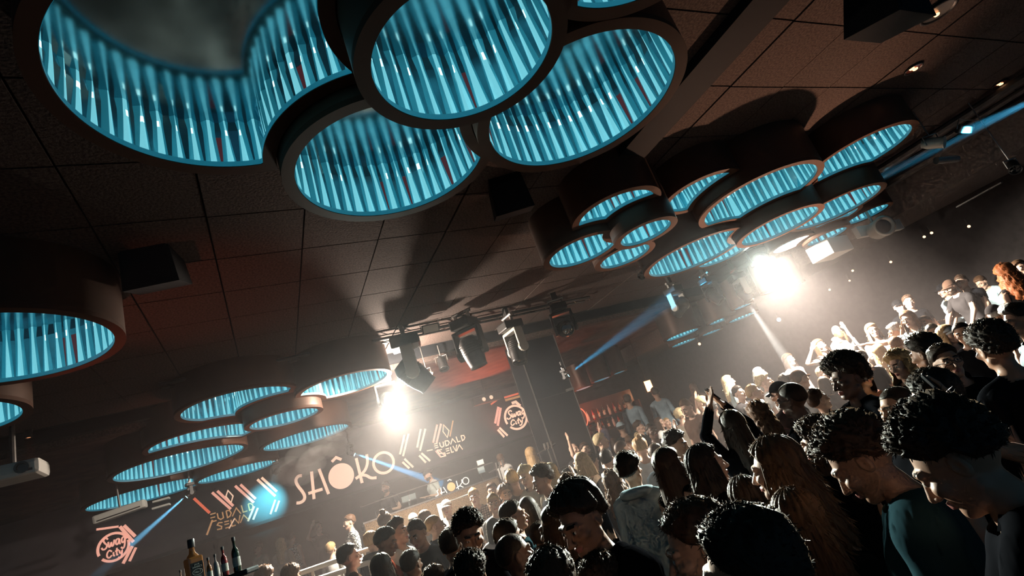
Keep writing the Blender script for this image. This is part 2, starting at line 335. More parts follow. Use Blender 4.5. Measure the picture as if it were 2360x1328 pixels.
# the two blinders
for (S, lab) in ((S1, 'blinding white spotlight above the stage screen'), (S2, 'blinding white spotlight among the ring lamps over the crowd')):
    d = (cam0 + Vector((.6, 2.0, -.5)) - S)
    moving_head(S + Vector((0, 0, .44)), d, lab, .70, lens=M_lens_hot, group='white spotlights', top=CEIL)
def spill(name, S, watts, aim, deg):
    d = (Vector(aim) - S).normalized(); return spot(name, S + d * .26, aim, (1.0, .90, .76), watts, deg, .3, .09)
for (n_, S, w0, w1, aim) in (('stage', S1, 7000, 4600, Vector((1.4, -5.0, -4.2))), ('crowd', S2, 8200, 7800, Vector((-1.2, -5.0, -4.3)))):
    d = (cam0 + Vector((.6, 2.0, -.7)) - S).normalized(); spot(n_ + '_spotlight_key', S + d * .30, S + d * 9, (.80, 1.0, .90), w0, 48, 1.0, .06)
    spot(n_ + '_spotlight_wash', S + aim.normalized() * .31, S + aim, (1.0, .88, .72), w1, 80, .4, .06)
# weak all-round spill of the lamps onto ceiling and drums
point('stage_spotlight_spill', S1 + Vector((.38, -.45, .10)), (1.0, .84, .70), 760, .05)
point('crowd_spotlight_spill', S2 + Vector((.1, -.50, .05)), (1.0, .84, .70), 160, .06)
C7 = at_y(1694, 640, 10.6)
spot('side_wash_beam', C7 + Vector((0, -.1, -.55)), at_y(2200, 720, 10.0), (1.0, .90, .76), 2600, 66, .6, .08)
for (n_, S, w) in (('crowd', S2, 3600), ('stage', S1, 1100)): spot(n_ + '_down_wash', S + Vector((.1, -.12, -.42)), S + Vector((.5 if n_ == 'crowd' else .4, .3 if n_ == 'crowd' else -.6, -3)), (1.0, .90, .76), w, 140, .5, .08)
# lamps on the rail
moving_head(ppt(1172, 742, 9.9), dn(-.15, -.25, -1), 'moving head lamp with a pale yoke in front of the dark pillar', .82, pan=.6, yoke=M_yoke, top=CEIL)
moving_head(ppt(1066, 736, 9.2), dn(.1, .1, -1), 'dark moving head lamp pointing straight down, second from the bronze drum', .90, pan=1.2, top=CEIL)
moving_head(ppt(930, 776, 8.9), dn(.5, .25, -.7), 'big dark moving head lamp beside the tall bronze drum', 1.0, pan=.2, yoke=M_yoke, top=CEIL)
moving_head(ppt(1283, 702, 10.0), dn(.05, -1, -.25), 'moving head lamp with a black lens facing the camera, lit blue from behind', .74, pan=-1.5, top=CEIL)
B3 = ppt(1548, 662, 11.2)
moving_head(B3, dn(-.6, .9, -.62), 'moving head lamp with a pale yoke at the end of the blue beam', .66, pan=2.2, yoke=M_yoke, top=CEIL)
moving_head(ppt(1626, 640, 10.8), dn(.3, -.3, -.8), 'dark moving head lamp between the pale-yoked one and the glare', .60, pan=.5, top=CEIL)
moving_head(ppt(1694, 632, 10.6), dn(.05, -.2, -1), 'moving head lamp washed out by the glare of the spotlight', .60, pan=.1, yoke=M_yoke, top=CEIL)
# small profile lamp and pale flood lamp
def par_can(loc, aim, label, s=1.0, lens=None, drop=None, body=None, cat='stage lamp'):
    drop = max(.03, CEIL - .02 - loc[2] - .15 * s); root = empty('par_can', loc); tag(root, label, cat); hm = yrot(aim)
    MB().lathe([(.0, .16 * s), (.06 * s, .155 * s), (.085 * s, .08 * s), (.09 * s, -.12 * s), (.10 * s, -.13 * s), (.09 * s, -.14 * s), (.082 * s, -.10 * s)], 16, hm, cap=False).build('can', body or M_head, root, True)
    MB().lathe([(.0, -.115 * s), (.083 * s, -.105 * s)], 16, hm, cap=False).build('lens', lens or M_lens, root, True)
    b = MB(); b.tube([(-.11 * s, 0, 0), (-.11 * s, 0, .14 * s), (.11 * s, 0, .14 * s), (.11 * s, 0, 0)], .011 * s, 6); b.tube([(0, 0, .14 * s), (0, 0, .14 * s + drop)], .012 * s, 6); b.build('bracket', M_steel, root)
    return root
par_can(ppt(1020, 838, 10.8), dn(.1, -.4, -1), 'small black par can under the pale ceiling beam', 1.1, drop=.42)
par_can(ppt(985, 862, 10.5), dn(.8, .3, -.5), 'little pale clip lamp above the white glare', .75, drop=.5, body=M_yoke)
par_can(ppt(2152, 330, 7.2), dn(.6, -.6, -.5), 'small silver spotlight on the dark ceiling beyond the ring cluster', .9, drop=.12, body=M_yoke)
par_can(ppt(2336, 384, 7.6), dn(-.5, -.5, -.6), 'little spotlight at the right picture edge near the blue beam', .8, drop=.1)
par_can(ppt(1482, 632, 10.2), dn(-.5, -.5, -.4), 'black par can tucked under the long ring lamp', .8, drop=.25)
def panel_lamp(p, label, w=.3, h=.16, tilt=(.5, 0, .4), m=None):
    root = empty('flood_lamp', p, tilt); tag(root, label, 'flood lamp')
    MB().box((0, 0, 0), (w, .05, h), bev=.008).build('housing', M_head, root); MB().box((0, -.028, 0), (w * .88, .008, h * .82)).build('front_glass', m or M_white, root)
    MB().tube([(-w / 2 - .015, 0, 0), (-w / 2 - .015, .03, .12), (w / 2 + .015, .03, .12), (w / 2 + .015, 0, 0)], .009, 6).build('bracket', M_steel, root)
panel_lamp(ppt(992, 757, 8.9), 'small pale flood lamp between two dark moving heads', .30, .15)
panel_lamp(ppt(2224, 298, 7.2), 'small pale flood lamp beside the blue beam on the dark ceiling', .26, .11, (.9, .2, .3))
# beams of coloured light
BLUE = (.10, .50, 1.0)
b1 = ppt(818, 1046, 14.4); t1 = ppt(1280, 1190, 12.9)
spot('blue_beam_stage', b1, b1 + (ppt(1010, 1113, 14.3) - b1) * 4, (.12, .55, 1.0), 16000, 5.0, .1, .02)
b2 = ppt(428, 1144, 11.8); spot('blue_beam_screen_side', b2, ppt(300, 1258, 11.0), (.20, .66, 1.0), 7000, 6.0, .3, .02)
p3 = ppt(1316, 858, 12.1); q3 = ppt(1566, 676, 11.0); spot('blue_beam_pillar', p3, q3, (.05, .48, .85), 3200, 9.0, .8, .02)
b4 = ppt(2470, 190, 5.6); q4 = ppt(2012, 404, 9.6); spot('blue_beam_ceiling', b4, q4, (.06, .50, .85), 5200, 5.5, .5, .02)
b5 = ppt(636, 1088, 13.2); spot('blue_wash_on_screen', b5, at_b(612, 1162, 17.2), (.12, .74, .92), 1500, 30.0, 1.0, .03)
b6 = ppt(1795, 737, 13.0)
for (p, q, lab) in ((b1, ppt(1010, 1113, 14.3), 'blue beam lamp left of the round letter'), (b2, ppt(300, 1258, 11.0), 'blue beam lamp under the lowest ring lamps'), (b5, at_b(612, 1162, 17.2), 'bright little blue spot lamp above the first letter')):
    d = (q - p).normalized(); moving_head(p - d * .12 + Vector((0, 0, .20)), d, lab, .34, lens=M_lens_blue, top=CEIL - .1, group='blue beam lamps')
d = (q4 - b4).normalized(); moving_head(b4 - d * .2 + Vector((0, 0, .22)), d, 'beam lamp beyond the right picture edge throwing blue light on the drums', .4, lens=M_lens_blue, top=CEIL, group='blue beam lamps')
d = (q3 - p3).normalized(); moving_head(p3 - d * .17 + Vector((0, 0, .16)), d, 'little blue beam lamp on the edge of the dark pillar', .28, lens=M_lens_blue, group='blue beam lamps', top=p3.z + .3)
# haze lit inside the blue beams
def beam_haze(p, q, half_deg, dens, label):
    p, q = Vector(p), Vector(q); L = (q - p).length; d = (q - p).normalized(); R0, R1 = .03, .03 + L * math.tan(math.radians(half_deg))
    mb = MB(); mb.tube([p + d * .02, q], [R0, R1], 20); m_ = bpy.data.materials.new('beam_haze'); m_.use_nodes = True; nt = m_.node_tree; nt.nodes.clear(); o_ = nt.nodes.new('ShaderNodeOutputMaterial'); v_ = nt.nodes.new('ShaderNodeVolumeScatter')
    v_.inputs['Color'].default_value = (.9, .95, 1, 1); v_.inputs['Density'].default_value = dens; v_.inputs['Anisotropy'].default_value = .0; nt.links.new(v_.outputs[0], o_.inputs['Volume'])
    o = mb.build('beam_haze', m_); tag(o, label, 'light beam', 'blue beams in the haze', 'stuff')
beam_haze(b1, b1 + (ppt(1010, 1113, 14.3) - b1) * 1.05, 2.2, .13, 'blue beam slanting down from the screen to the DJ')
beam_haze(b2, ppt(300, 1258, 11.0), 2.6, .12, 'pale blue beam under the lowest ring lamps')
beam_haze(p3, q3, 4.0, .10, 'wide blue beam rising from the pillar edge to the pale-yoked lamp')
beam_haze(b4, b4.lerp(q4, .93), 2.2, .10, 'blue beam crossing the dark ceiling corner')
W7 = C7 + Vector((0, -.05, -.62)); spot('white_shaft', W7, W7 + Vector((.25, -.3, -3)), (1.0, .95, .86), 3000, 9, .4, .03); beam_haze(W7, W7 + Vector((.2, -.24, -2.0)), 3.6, .10, 'pale shaft of light falling from the lamp beside the glare')
# red uplights and added warm fill spots for the ring rims, all without fixtures
for (n_, p, q, w, c, dg) in (('red_uplight_side', (-4.6, 4.4, 1.2), (-3.4, 5.4, 4.6), 120, (1.0, .22, .12), 50), ('red_uplight_crowd', (3.2, 5.8, 1.2), (3.0, 4.6, 4.6), 30, (1.0, .34, .22), 30), ('warm_fill_rings', (4.6, 9.6, 1.0), (3.4, 7.0, 4.2), 1350, (1.0, .56, .36), 64), ('warm_fill_stage', (-3.6, 8.2, 1.0), (-5.0, 9.8, 4.2), 240, (1.0, .42, .28), 70), ('red_uplight_rear', RC(6.1, 15.2, 2.9), RC(5.6, 14.0, 4.5), 420, (1.0, .15, .06), 90)): spot(n_, p, q, c, w, dg, .8, .1)
# lighting rail
for (a0, a1, bb, zz, lab) in ((-1.2, 6.4, 8.95, CEIL - .10, 'black lighting rail carrying the moving heads'), (6.6, 11.8, 6.9, CEIL - .34, 'black lighting rail behind the ring lamps over the crowd')):
    rl = MB(); rl.tube([(a0, bb, zz), (a1, bb, zz)], .03, 8); rl.tube([(a0, bb + .22, zz), (a1, bb + .22, zz)], .022, 8)
    k = a0
    while k < a1: rl.tube([(k, bb, zz), (k + .18, bb + .22, zz)], .012, 5); k += .36
    o = rl.build('lighting_rail', M_head, matrix=ROOM4.copy()); tag(o, lab, 'truss')
# ================================================================ LED screen with lettering, DJ booth, pillar
M_screen = mat('led_screen_face', (.055, .050, .058), .45, noise=.2, scale=3)
M_peach = mat('screen_peach', (.5, .3, .2), .5, emit=(.95, .60, .43), strength=.92); M_pink = mat('screen_pink', (.5, .25, .2), .5, emit=(.90, .40, .30), strength=.85)
M_red = mat('screen_red', (.4, .1, .06), .5, emit=(.75, .14, .07), strength=.8); M_cream = mat('screen_cream', (.5, .4, .3), .5, emit=(.85, .66, .48), strength=.7); M_ochre = mat('screen_ochre', (.4, .25, .1), .5, emit=(.55, .27, .12), strength=.7)
for m_ in (M_peach, M_pink, M_red, M_cream, M_ochre): m_.cycles.emission_sampling = 'NONE'
SB = 17.2
scr = slab('led_screen', -7.5, 8.5, SB, SB + .18, 2.72, 4.44, M_screen); tag(scr, 'long dark LED screen band showing peach letters and stripes', 'screen')
struct(slab('trim_4', -7.5, 8.5, SB + .02, SB + .2, 4.44, CEIL - .10, M_black), 'dark fascia above the screen')
struct(slab('trim_5', -7.5, 8.5, SB - .02, SB + .2, 2.64, 2.72, M_blackgloss), 'dark ledge under the screen')
ROOMI = ROOM4.inverted()
def scr_pt(px, py, d=.012, b=None): w = ROOMI @ at_b(px, py, b or SB); return Vector((w.x, w.y - d, w.z))
def ribbon(mb, pts, w, closed=False, t=.012, d0=.0):
    """flat stroke of width w on the plane (x,z) facing -y"""
    P = [Vector((p.x, 0, p.z)) for p in pts]; n = len(P); y0 = pts[0].y; L, R = [], []
    for i in range(n):
        a = P[(i - 1) % n] if (closed or i > 0) else P[0]; c = P[(i + 1) % n] if (closed or i < n - 1) else P[-1]
        e0 = (P[i] - a); e1 = (c - P[i]); d = (e0.normalized() + e1.normalized()) if e0.length > 1e-6 and e1.length > 1e-6 else (e0 + e1)
        if d.length < 1e-6: d = e1
        d.normalize(); nn = Vector((-d.z, 0, d.x)); k = 1.0
        if e0.length > 1e-6 and e1.length > 1e-6: k = min(1.7, 1 / max(.4, abs(nn.dot(Vector((-e1.normalized().z, 0, e1.normalized().x))))))
        L.append(P[i] + nn * w / 2 * k); R.append(P[i] - nn * w / 2 * k)
    vs = [Vector((q.x, y0, q.z)) for q in L] + [Vector((q.x, y0, q.z)) for q in R] + [Vector((q.x, y0 + t, q.z)) for q in L] + [Vector((q.x, y0 + t, q.z)) for q in R]
    fs = []; m = n if closed else n - 1
    for i in range(m):
        j = (i + 1) % n; fs += [(i, j, n + j, n + i), (2 * n + i, 3 * n + i, 3 * n + j, 2 * n + j), (i, 2 * n + i, 2 * n + j, j), (n + i, n + j, 3 * n + j, 3 * n + i)]
    if not closed: fs += [(0, n, 3 * n, 2 * n), (n - 1, 3 * n - 1, 4 * n - 1, 2 * n - 1)]
    mb.add(vs, fs)
def smooth_path(pts, it=2):
    for _ in range(it):
        q = [pts[0]]
        for a, b in zip(pts, pts[1:]): q += [a * .75 + b * .25, a * .25 + b * .75]
        q.append(pts[-1]); pts = q
    return pts
class Frame:
    def __init__(s, ox, oy, sc, b=None, d=.012): s.o = (ox, oy); s.s = sc; s.b = b; s.d = d
    def __call__(s, x, y): return scr_pt(s.o[0] + x / s.s, s.o[1] + y / s.s, s.d, s.b)
    def stroke(s, name, paths, wpx, m, parent, curve=False, closed=False):
        mb = MB(); ppm = (s(0, 0) - s(1, 0)).length
        for p in paths:
            q = [s(*c) for c in p]
            if curve: q = smooth_path(q)
            ribbon(mb, q, wpx * ppm, closed)
        return mb.build(name, m, parent)
    def disc(s, name, cx, cy, r0, r1, m, parent, a0=0, a1=360):
        n = 48; full = a1 - a0 >= 359.9; ang = [math.radians(a0 + (a1 - a0) * k / n) for k in range(n if full else n + 1)]
        ppm = (s(0, 0) - s(1, 0)).length; c = s(cx, cy)
        if r0 <= 0:
            vs = [c + Vector((math.cos(t) * r1 * ppm, 0, math.sin(t) * r1 * ppm)) for t in ang]; k = len(vs); vs += [v + Vector((0, .012, 0)) for v in vs]
            return mesh(name, vs, [tuple(range(k))[::-1]] + [(i, k + i, k + (i + 1) % k, (i + 1) % k) for i in range(k)], m, parent)
        mb = MB(); ribbon(mb, [c + Vector((math.cos(t) * (r0 + r1) / 2 * ppm, 0, math.sin(t) * (r0 + r1) / 2 * ppm)) for t in ang], (r1 - r0) * ppm, full); return mb.build(name, m, parent)
fm = Frame(640, 960, 5.130)
fm.stroke('letter_s', [[(285, 700), (240, 705), (208, 755), (235, 820), (290, 885), (322, 940), (315, 990), (270, 1022), (222, 1025)]], 35, M_peach, scr, True)
fm.stroke('letter_h', [[(400, 652), (430, 978)], [(488, 622), (602, 918)], [(362, 912), (530, 860)]], 35, M_peach, scr)
fm.disc('letter_o_disc', 752, 705, 0, 157, M_peach, scr)
fm.stroke('circumflex', [[(640, 538), (690, 486), (754, 512)]], 34, M_peach, scr)
fm.stroke('letter_k', [[(928, 495), (998, 788)]], 36, M_peach, scr)
fm.stroke('letter_k_arms', [[(1052, 450), (1066, 540), (1040, 630), (985, 692), (922, 738)], [(985, 692), (1045, 695), (1100, 732), (1168, 725)]], 35, M_peach, scr, True)
fm.disc('letter_o_ring', 1252, 548, 114, 148, M_peach, scr)
for (p, m_) in (([(1498, 220), (1445, 450)], M_cream), ([(1546, 205), (1482, 472)], M_cream), ([(1475, 540), (1556, 614)], M_peach), ([(1498, 502), (1602, 602)], M_cream), ([(1690, 150), (1648, 370)], M_cream), ([(1745, 148), (1682, 408)], M_cream), ([(1672, 462), (1752, 547)], M_cream), ([(1698, 435), (1802, 528)], M_cream), ([(1885, 98), (1838, 312)], M_pink), ([(1930, 88), (1878, 312)], M_pink)):
    fm.stroke('stripe', [p], 27, m_, scr)
fm.stroke('diamond', [[(1960, 100), (2024, 168), (2006, 250), (1953, 178)]], 12, M_peach, scr, closed=True)
fm.stroke('stripe_thin', [[(2072, 50), (2036, 240)]], 18, M_ochre, scr)
def eudald(f, strokes, w, m_):
    for nm, ps in strokes: f.stroke(nm, ps, w, m_, scr)
eudald(fm, [('letter_e', [[(1848, 330), (1890, 316)], [(1850, 352), (1892, 340)], [(1856, 376), (1900, 362)]]), ('letter_u', [[(1912, 308), (1922, 350), (1942, 366), (1964, 350), (1954, 300)]]), ('letter_d', [[(1976, 292), (1990, 350), (2016, 338), (2028, 310), (2012, 288), (1976, 292)]]), ('letter_a', [[(2045, 332), (2064, 266), (2108, 312)]]), ('letter_l', [[(2108, 240), (2130, 302), (2160, 292)]]), ('letter_d', [[(2166, 228), (2184, 288), (2202, 274), (2212, 250), (2200, 226), (2166, 228)]]),
 ('letter_s', [[(1940, 392), (1885, 402), (1912, 442), (1975, 432), (1985, 466), (1930, 480)]]), ('letter_e', [[(1985, 388), (2024, 376)], [(1990, 412), (2028, 400)], [(1996, 442), (2036, 430)]]), ('letter_l', [[(2040, 362), (2056, 426), (2082, 418)]]), ('letter_v', [[(2070, 350), (2104, 408), (2116, 336)]]), ('letter_a', [[(2114, 412), (2146, 336), (2186, 392)]])], 13, M_peach)
fm.stroke('stripe', [[(1868, 408), (1930, 482)]], 20, M_pink, scr); fm.stroke('stripe', [[(1890, 392), (1985, 470)]], 16, M_pink, scr)
fm.stroke('dash', [[(1762, 408), (1832, 394)]], 14, M_cream, scr)
fl = Frame(180, 1080, 4.72)
fl.stroke('stripe', [[(1260, 325), (1432, 485)]], 34, M_red, scr)
for (p, m_) in (([(1458, 262), (1662, 442)], M_pink), ([(1515, 245), (1688, 408)], M_pink), ([(1708, 190), (1912, 372)], M_pink), ([(1766, 175), (1932, 332)], M_pink), ([(1950, 120), (2146, 302)], M_peach), ([(1996, 100), (2162, 252)], M_peach), ([(2146, 340), (2092, 498)], M_cream), ([(2188, 350), (2146, 472)], M_cream), ([(1916, 412), (1848, 575)], M_cream), ([(1956, 430), (1904, 558)], M_cream)):
    fl.stroke('stripe', [p], 33 if m_ is not M_cream else 26, m_, scr)
fl.stroke('diamond', [[(1630, 240), (1686, 300), (1664, 372), (1608, 305)]], 16, M_peach, scr, closed=True)
fl.stroke('stripe_thin', [[(1462, 560), (1400, 725)]], 22, M_ochre, scr)
eudald(fl, [('letter_e', [[(1438, 502), (1497, 484)], [(1440, 540), (1492, 526)], [(1452, 582), (1507, 566)]]), ('letter_u', [[(1514, 488), (1524, 540), (1552, 556), (1582, 536), (1570, 474)]]), ('letter_d', [[(1610, 462), (1626, 536), (1652, 520), (1666, 485), (1646, 456), (1610, 462)]]), ('letter_a', [[(1678, 522), (1720, 430), (1772, 492)]]), ('letter_l', [[(1776, 402), (1796, 476), (1842, 462)]]), ('letter_d', [[(1850, 386), (1866, 456), (1896, 440), (1902, 402), (1880, 382), (1850, 386)]]),
 ('letter_s', [[(1572, 588), (1528, 592), (1514, 616), (1562, 630), (1560, 656), (1512, 666)]]), ('letter_e', [[(1590, 582), (1640, 570)], [(1592, 612), (1642, 600)], [(1602, 650), (1652, 636)]]), ('letter_l', [[(1662, 560), (1676, 630), (1716, 616)]]), ('letter_v', [[(1700, 540), (1746, 596), (1762, 506)]]), ('letter_a', [[(1764, 592), (1802, 506), (1862, 566)]])], 15, M_ochre)
fl.stroke('stripe', [[(1702, 545), (1642, 655)]], 14, M_peach, scr)
SWAG = [[(.95, 1.35), (.6, 1.75), (.15, 1.45), (.4, .95), (.85, .5), (.65, .02), (.15, -.05), (-.1, .35)], [(1.0, .95), (1.08, .1), (1.35, .1), (1.5, .85), (1.58, .1), (1.85, .12), (2.0, 1.0)], [(2.75, .9), (2.35, .98), (2.18, .42), (2.45, .02), (2.74, .4), (2.8, .98), (2.84, .1), (3.05, .1)], [(3.7, .9), (3.3, .98), (3.13, .42), (3.4, .04), (3.7, .4), (3.76, .98), (3.7, -.5), (3.4, -.85), (3.1, -.5)]]
CITY = [[(1.6, -.75), (1.2, -.35), (.8, -.75), (.78, -1.3), (1.15, -1.65), (1.6, -1.3)], [(1.85, -.9), (1.88, -1.5), (2.12, -1.5)], [(2.42, -.4), (2.35, -1.5), (2.62, -1.5)], [(2.12, -.85), (2.72, -.8)], [(2.8, -.9), (2.9, -1.4), (3.2, -1.4), (3.3, -.9), (3.2, -1.9), (2.9, -2.15), (2.65, -1.9)]]
def swag_logo(f, cx, cy, r, slope, m_, ring=True):
    k = r / 2.35; c, s = math.cos(slope), math.sin(slope)
    T = lambda x, y: (cx + ((x - 1.85) * c - 0) * k, cy - (x - 1.85) * s * k - (y + .1) * k)
    f.disc('logo_ring', cx, cy, r * .90, r * 1.08, m_, scr, 20, 200); f.disc('logo_ring', cx, cy, r * .90, r * 1.08, m_, scr, 220, 372)
    f.stroke('logo_script', [[T(*q) for q in p] for p in SWAG], k * .26, m_, scr, True); f.stroke('logo_script', [[T(*q) for q in p] for p in CITY], k * .24, m_, scr, True)
fr = Frame(1080, 880, 6.641)
swag_logo(fr, 722, 545, 172, .30, M_peach)
fr.stroke('logo_mark', [[(660, 330), (720, 310), (790, 372)]], 40, M_peach, scr)
for (p, w, m_) in (([(455, 385), (405, 640)], 34, M_pink), ([(490, 400), (445, 675)], 34, M_pink), ([(445, 735), (545, 848)], 30, M_peach), ([(470, 705), (596, 826)], 30, M_peach), ([(545, 245), (762, 182)], 28, M_red), ([(560, 286), (790, 222)], 32, M_ochre), ([(985, 218), (965, 445)], 26, M_red), ([(1016, 282), (1000, 480)], 26, M_red), ([(1016, 520), (1130, 635)], 26, M_pink), ([(1004, 556), (1100, 642)], 22, M_pink), ([(905, 590), (976, 700)], 26, M_pink), ([(340, 350), (455, 262)], 24, M_red)):
    fr.stroke('stripe', [p], w, m_, scr)
swag_logo(fl, 385, 855, 165, .32, M_pink)
for (p, w, m_) in (([(455, 632), (602, 800)], 36, M_pink), ([(500, 620), (622, 740)], 36, M_pink), ([(590, 845), (490, 1035)], 36, M_pink), ([(630, 860), (560, 1010)], 30, M_pink), ([(200, 665), (440, 632)], 26, M_pink)):
    fl.stroke('stripe', [p], w, m_, scr)

# ---------------------------------------------------------------- stage and booth
M_gold = mat('gold_glitter_front', (.30, .19, .09), .45, .5, noise=.75, scale=60, bump=.8, color2=(.08, .05, .03))
M_glass = mat('clear_glass', (.9, 1, .98), .03, 0, trans=1.0, ior=1.02)
ba0, ba1, bb = 1.55, 4.62, 12.5
booth = empty('dj_booth', RC(3.1, bb, 0), (0, 0, TH)); tag(booth, 'DJ booth with a gold glitter front and a glass parapet', 'dj booth')
def bt(a, b, z): return Vector((a - 3.1, b - bb, z + .08))
MB().box(bt((ba0 + ba1) / 2, bb, .82), (ba1 - ba0, .10, 1.80)).build('front', M_gold, booth)
MB().box(bt((ba0 + ba1) / 2, bb + .01, 1.735), (ba1 - ba0 + .04, .14, .03)).build('ledge', M_steel, booth)
MB().box(bt((ba0 + ba1) / 2, bb + .55, 1.56), (ba1 - ba0, .9, .05)).build('table_top', M_blackgloss, booth)
for a in (ba0 + .02, ba1 - .02): MB().box(bt(a, bb + .5, .73), (.05, 1.0, 1.62)).build('side_panel', M_blackgloss, booth)
for k in range(3):
    w = (ba1 - ba0) / 3; MB().box(bt(ba0 + w * (k + .5), bb - .03, 1.90), (w - .02, .012, .32)).build('glass_pane', M_glass, booth)
MB().tube([bt(ba0, bb - .03, 2.065), bt(ba1, bb - .03, 2.065)], .012, 6).build('glass_rail', M_steel, booth)
fb = Frame(640, 960, 5.130, b=bb - .045, d=.0)
M_signw = mat('white_glass_print', (.8, .8, .78), .5, emit=(.7, .72, .68), strength=.35); M_signo = mat('orange_glass_print', (.7, .35, .15), .5, emit=(.75, .36, .18), strength=.5)
for m_ in (M_signw, M_signo): m_.cycles.emission_sampling = 'NONE'
glass = []
glass.append(fb.disc('logo_disc', 2052, 832, 0, 57, M_signo, None))
glass.append(fb.stroke('logo_letter_k', [[(2112, 762), (2140, 862)], [(2176, 745), (2180, 782), (2152, 822), (2112, 850)], [(2150, 818), (2175, 828), (2196, 838)]], 12, M_signw, None))
glass.append(fb.disc('logo_letter_o', 2224, 762, 38, 50, M_signw, None))
glass.append(fb.stroke('logo_circumflex', [[(2008, 764), (2032, 745), (2056, 756)]], 12, M_signw, None))
glass.append(fb.stroke('logo_letter_h', [[(1928, 842), (1942, 925)], [(1958, 836), (2004, 905)], [(1920, 908), (1975, 892)]], 12, M_signw, None))
glass.append(fb.stroke('logo_letter_s', [[(1900, 868), (1880, 882), (1896, 905), (1898, 935), (1866, 945)]], 12, M_signw, None, True))
bi = (Matrix.Translation(booth.location) @ ROOM4).inverted()
for o in glass: o.parent = booth; o.matrix_parent_inverse = Matrix.Identity(4); o.matrix_local = bi @ ROOM4
# things on the booth
def on_room(name, loc, rz=0): return empty(name, loc, (0, 0, TH + rz))
lp = on_room('laptop', RC(2.62, bb + .42, 1.665), 0); tag(lp, 'silver laptop standing open on the DJ booth', 'laptop')
MB().box((0, 0, .17), (.24, .22, .012)).build('base', M_steel, lp); MB().box((0, -.14, .29), (.32, .012, .23), Matrix.Rotation(.25, 3, 'X'), bev=.004).build('lid', mat('laptop_silver', (.62, .68, .70), .35, .6), lp)
MB().lathe([(0, -.0005), (.018, -.0005)], 12, Matrix.Translation((0, -.149, .29)) @ Matrix.Rotation(math.pi / 2 + .25, 4, 'X'), cap=False).build('emblem', M_signw, lp)
st = MB()
for s in (-1, 1): st.tube([(s * .13, .08, 0), (s * .10, 0, .165), (s * .13, -.10, .165)], .008, 6); st.tube([(s * .14, -.08, 0), (s * .13, .09, .0)], .008, 6)
st.build('stand', M_steel, lp)
mon = on_room('monitor_speaker', RC(2.05, bb + .38, 1.665)); tag(mon, 'studio monitor speaker at the end of the DJ booth', 'speaker')
MB().box((0, 0, .15), (.34, .26, .30), bev=.02).build('cabinet', M_head, mon); MB().lathe([(0, .02), (.04, .03), (.05, .0), (.10, -.01), (.115, .012), (.12, 0)], 20, Matrix.Translation((.02, -.135, .13)) @ Matrix.Rotation(math.pi / 2, 4, 'X'), cap=False).build('woofer', M_steel, mon, True); MB().lathe([(0, .01), (.02, .012), (.028, 0)], 14, Matrix.Translation((-.10, -.135, .24)) @ Matrix.Rotation(math.pi / 2, 4, 'X'), cap=False).build('tweeter', M_steel, mon, True)
for k, (a, lab) in enumerate(((1.72, 'black media player in front of the second DJ'), (3.05, 'black media player beside the laptop'), (3.75, 'black media player behind the glass logo'))):
    c = on_room('media_player', RC(a, bb + .48, 1.665)); tag(c, lab, 'dj player', 'media players on the booth')
    MB().box((0, 0, .05), (.31, .38, .09), bev=.01).build('body', M_blackgloss, c); MB().lathe([(.10, 0), (.105, .012), (.0, .016)], 24, Matrix.Translation((0, -.05, .095)), cap=False).build('jog_wheel', M_steel, c, True); MB().box((0, .12, .115), (.2, .09, .02), Matrix.Rotation(.35, 3, 'X')).build('display', mat('player_display', (.1, .2, .3), .2, emit=(.35, .6, .7), strength=.6), c)
mx = on_room('mixer', RC(3.40, bb + .48, 1.665)); tag(mx, 'DJ mixer with rows of knobs between the players', 'mixer'); MB().box((0, 0, .05), (.32, .38, .10), bev=.01).build('body', M_blackgloss, mx)
for i in range(4):
    for j in range(3): MB().lathe([(.012, 0), (.010, .022), (0, .022)], 8, Matrix.Translation((-.11 + i * .073, .02 + j * .055, .10)), cap=False).build('knob', M_steel, mx)
for k, (px, py, w, h, lab) in enumerate(((1107, 1066, .17, .115, 'upper small white tablet on a stand beside the booth'), (1109, 1083, .17, .16, 'lower small white tablet on a stand beside the booth'))):
    p = at_b(px, py, 12.62); o = on_room('tablet', p); tag(o, lab, 'tablet', 'white tablets beside the booth'); MB().box((0, 0, 0), (w, .012, h), bev=.004).build('case', M_white, o); MB().box((0, -.008, 0), (w * .9, .004, h * .86)).build('screen', M_signw, o)
p = at_b(1108, 1090, 12.64); o = on_room('tablet_stand', (p.x, p.y, .65)); tag(o, 'thin pole stand holding the white tablets', 'stand'); MB().tube([(0, .03, 0), (0, .03, p.z - .65 + .12)], .012, 6).build('pole', M_steel, o); MB().lathe([(.13, 0), (.13, .012), (.02, .03)], 16).build('base', M_steel, o)
for k, (px, py, lab) in enumerate(((1150, 1078, 'chrome microphone stand with a boom beside the booth'), (1262, 1034, 'thin chrome stand with a cross bar near the pillar'))):
    p = at_b(px, py, 12.2 if px < 1200 else 10.8); o = on_room('microphone_stand', (p.x, p.y, 0)); tag(o, lab, 'stand', 'stands beside the booth'); q = MB(); q.tube([(0, 0, 0), (0, 0, p.z)], .014, 6)
    for s in range(3): t = s * 2.09; q.tube([(0, 0, .12), (.28 * math.cos(t), .28 * math.sin(t), .01)], .012, 6)
    q.build('pole', M_steel, o); MB().tube([(-.28, 0, p.z - .04), (.22, 0, p.z + .05)], .013, 6).build('boom', M_steel, o)
    for s in (-.06, .02, .1): MB().tube([(s, 0, p.z - .02), (s + .02, 0, p.z + .12)], [.02, .03], 8).build('clip', M_steel, o)
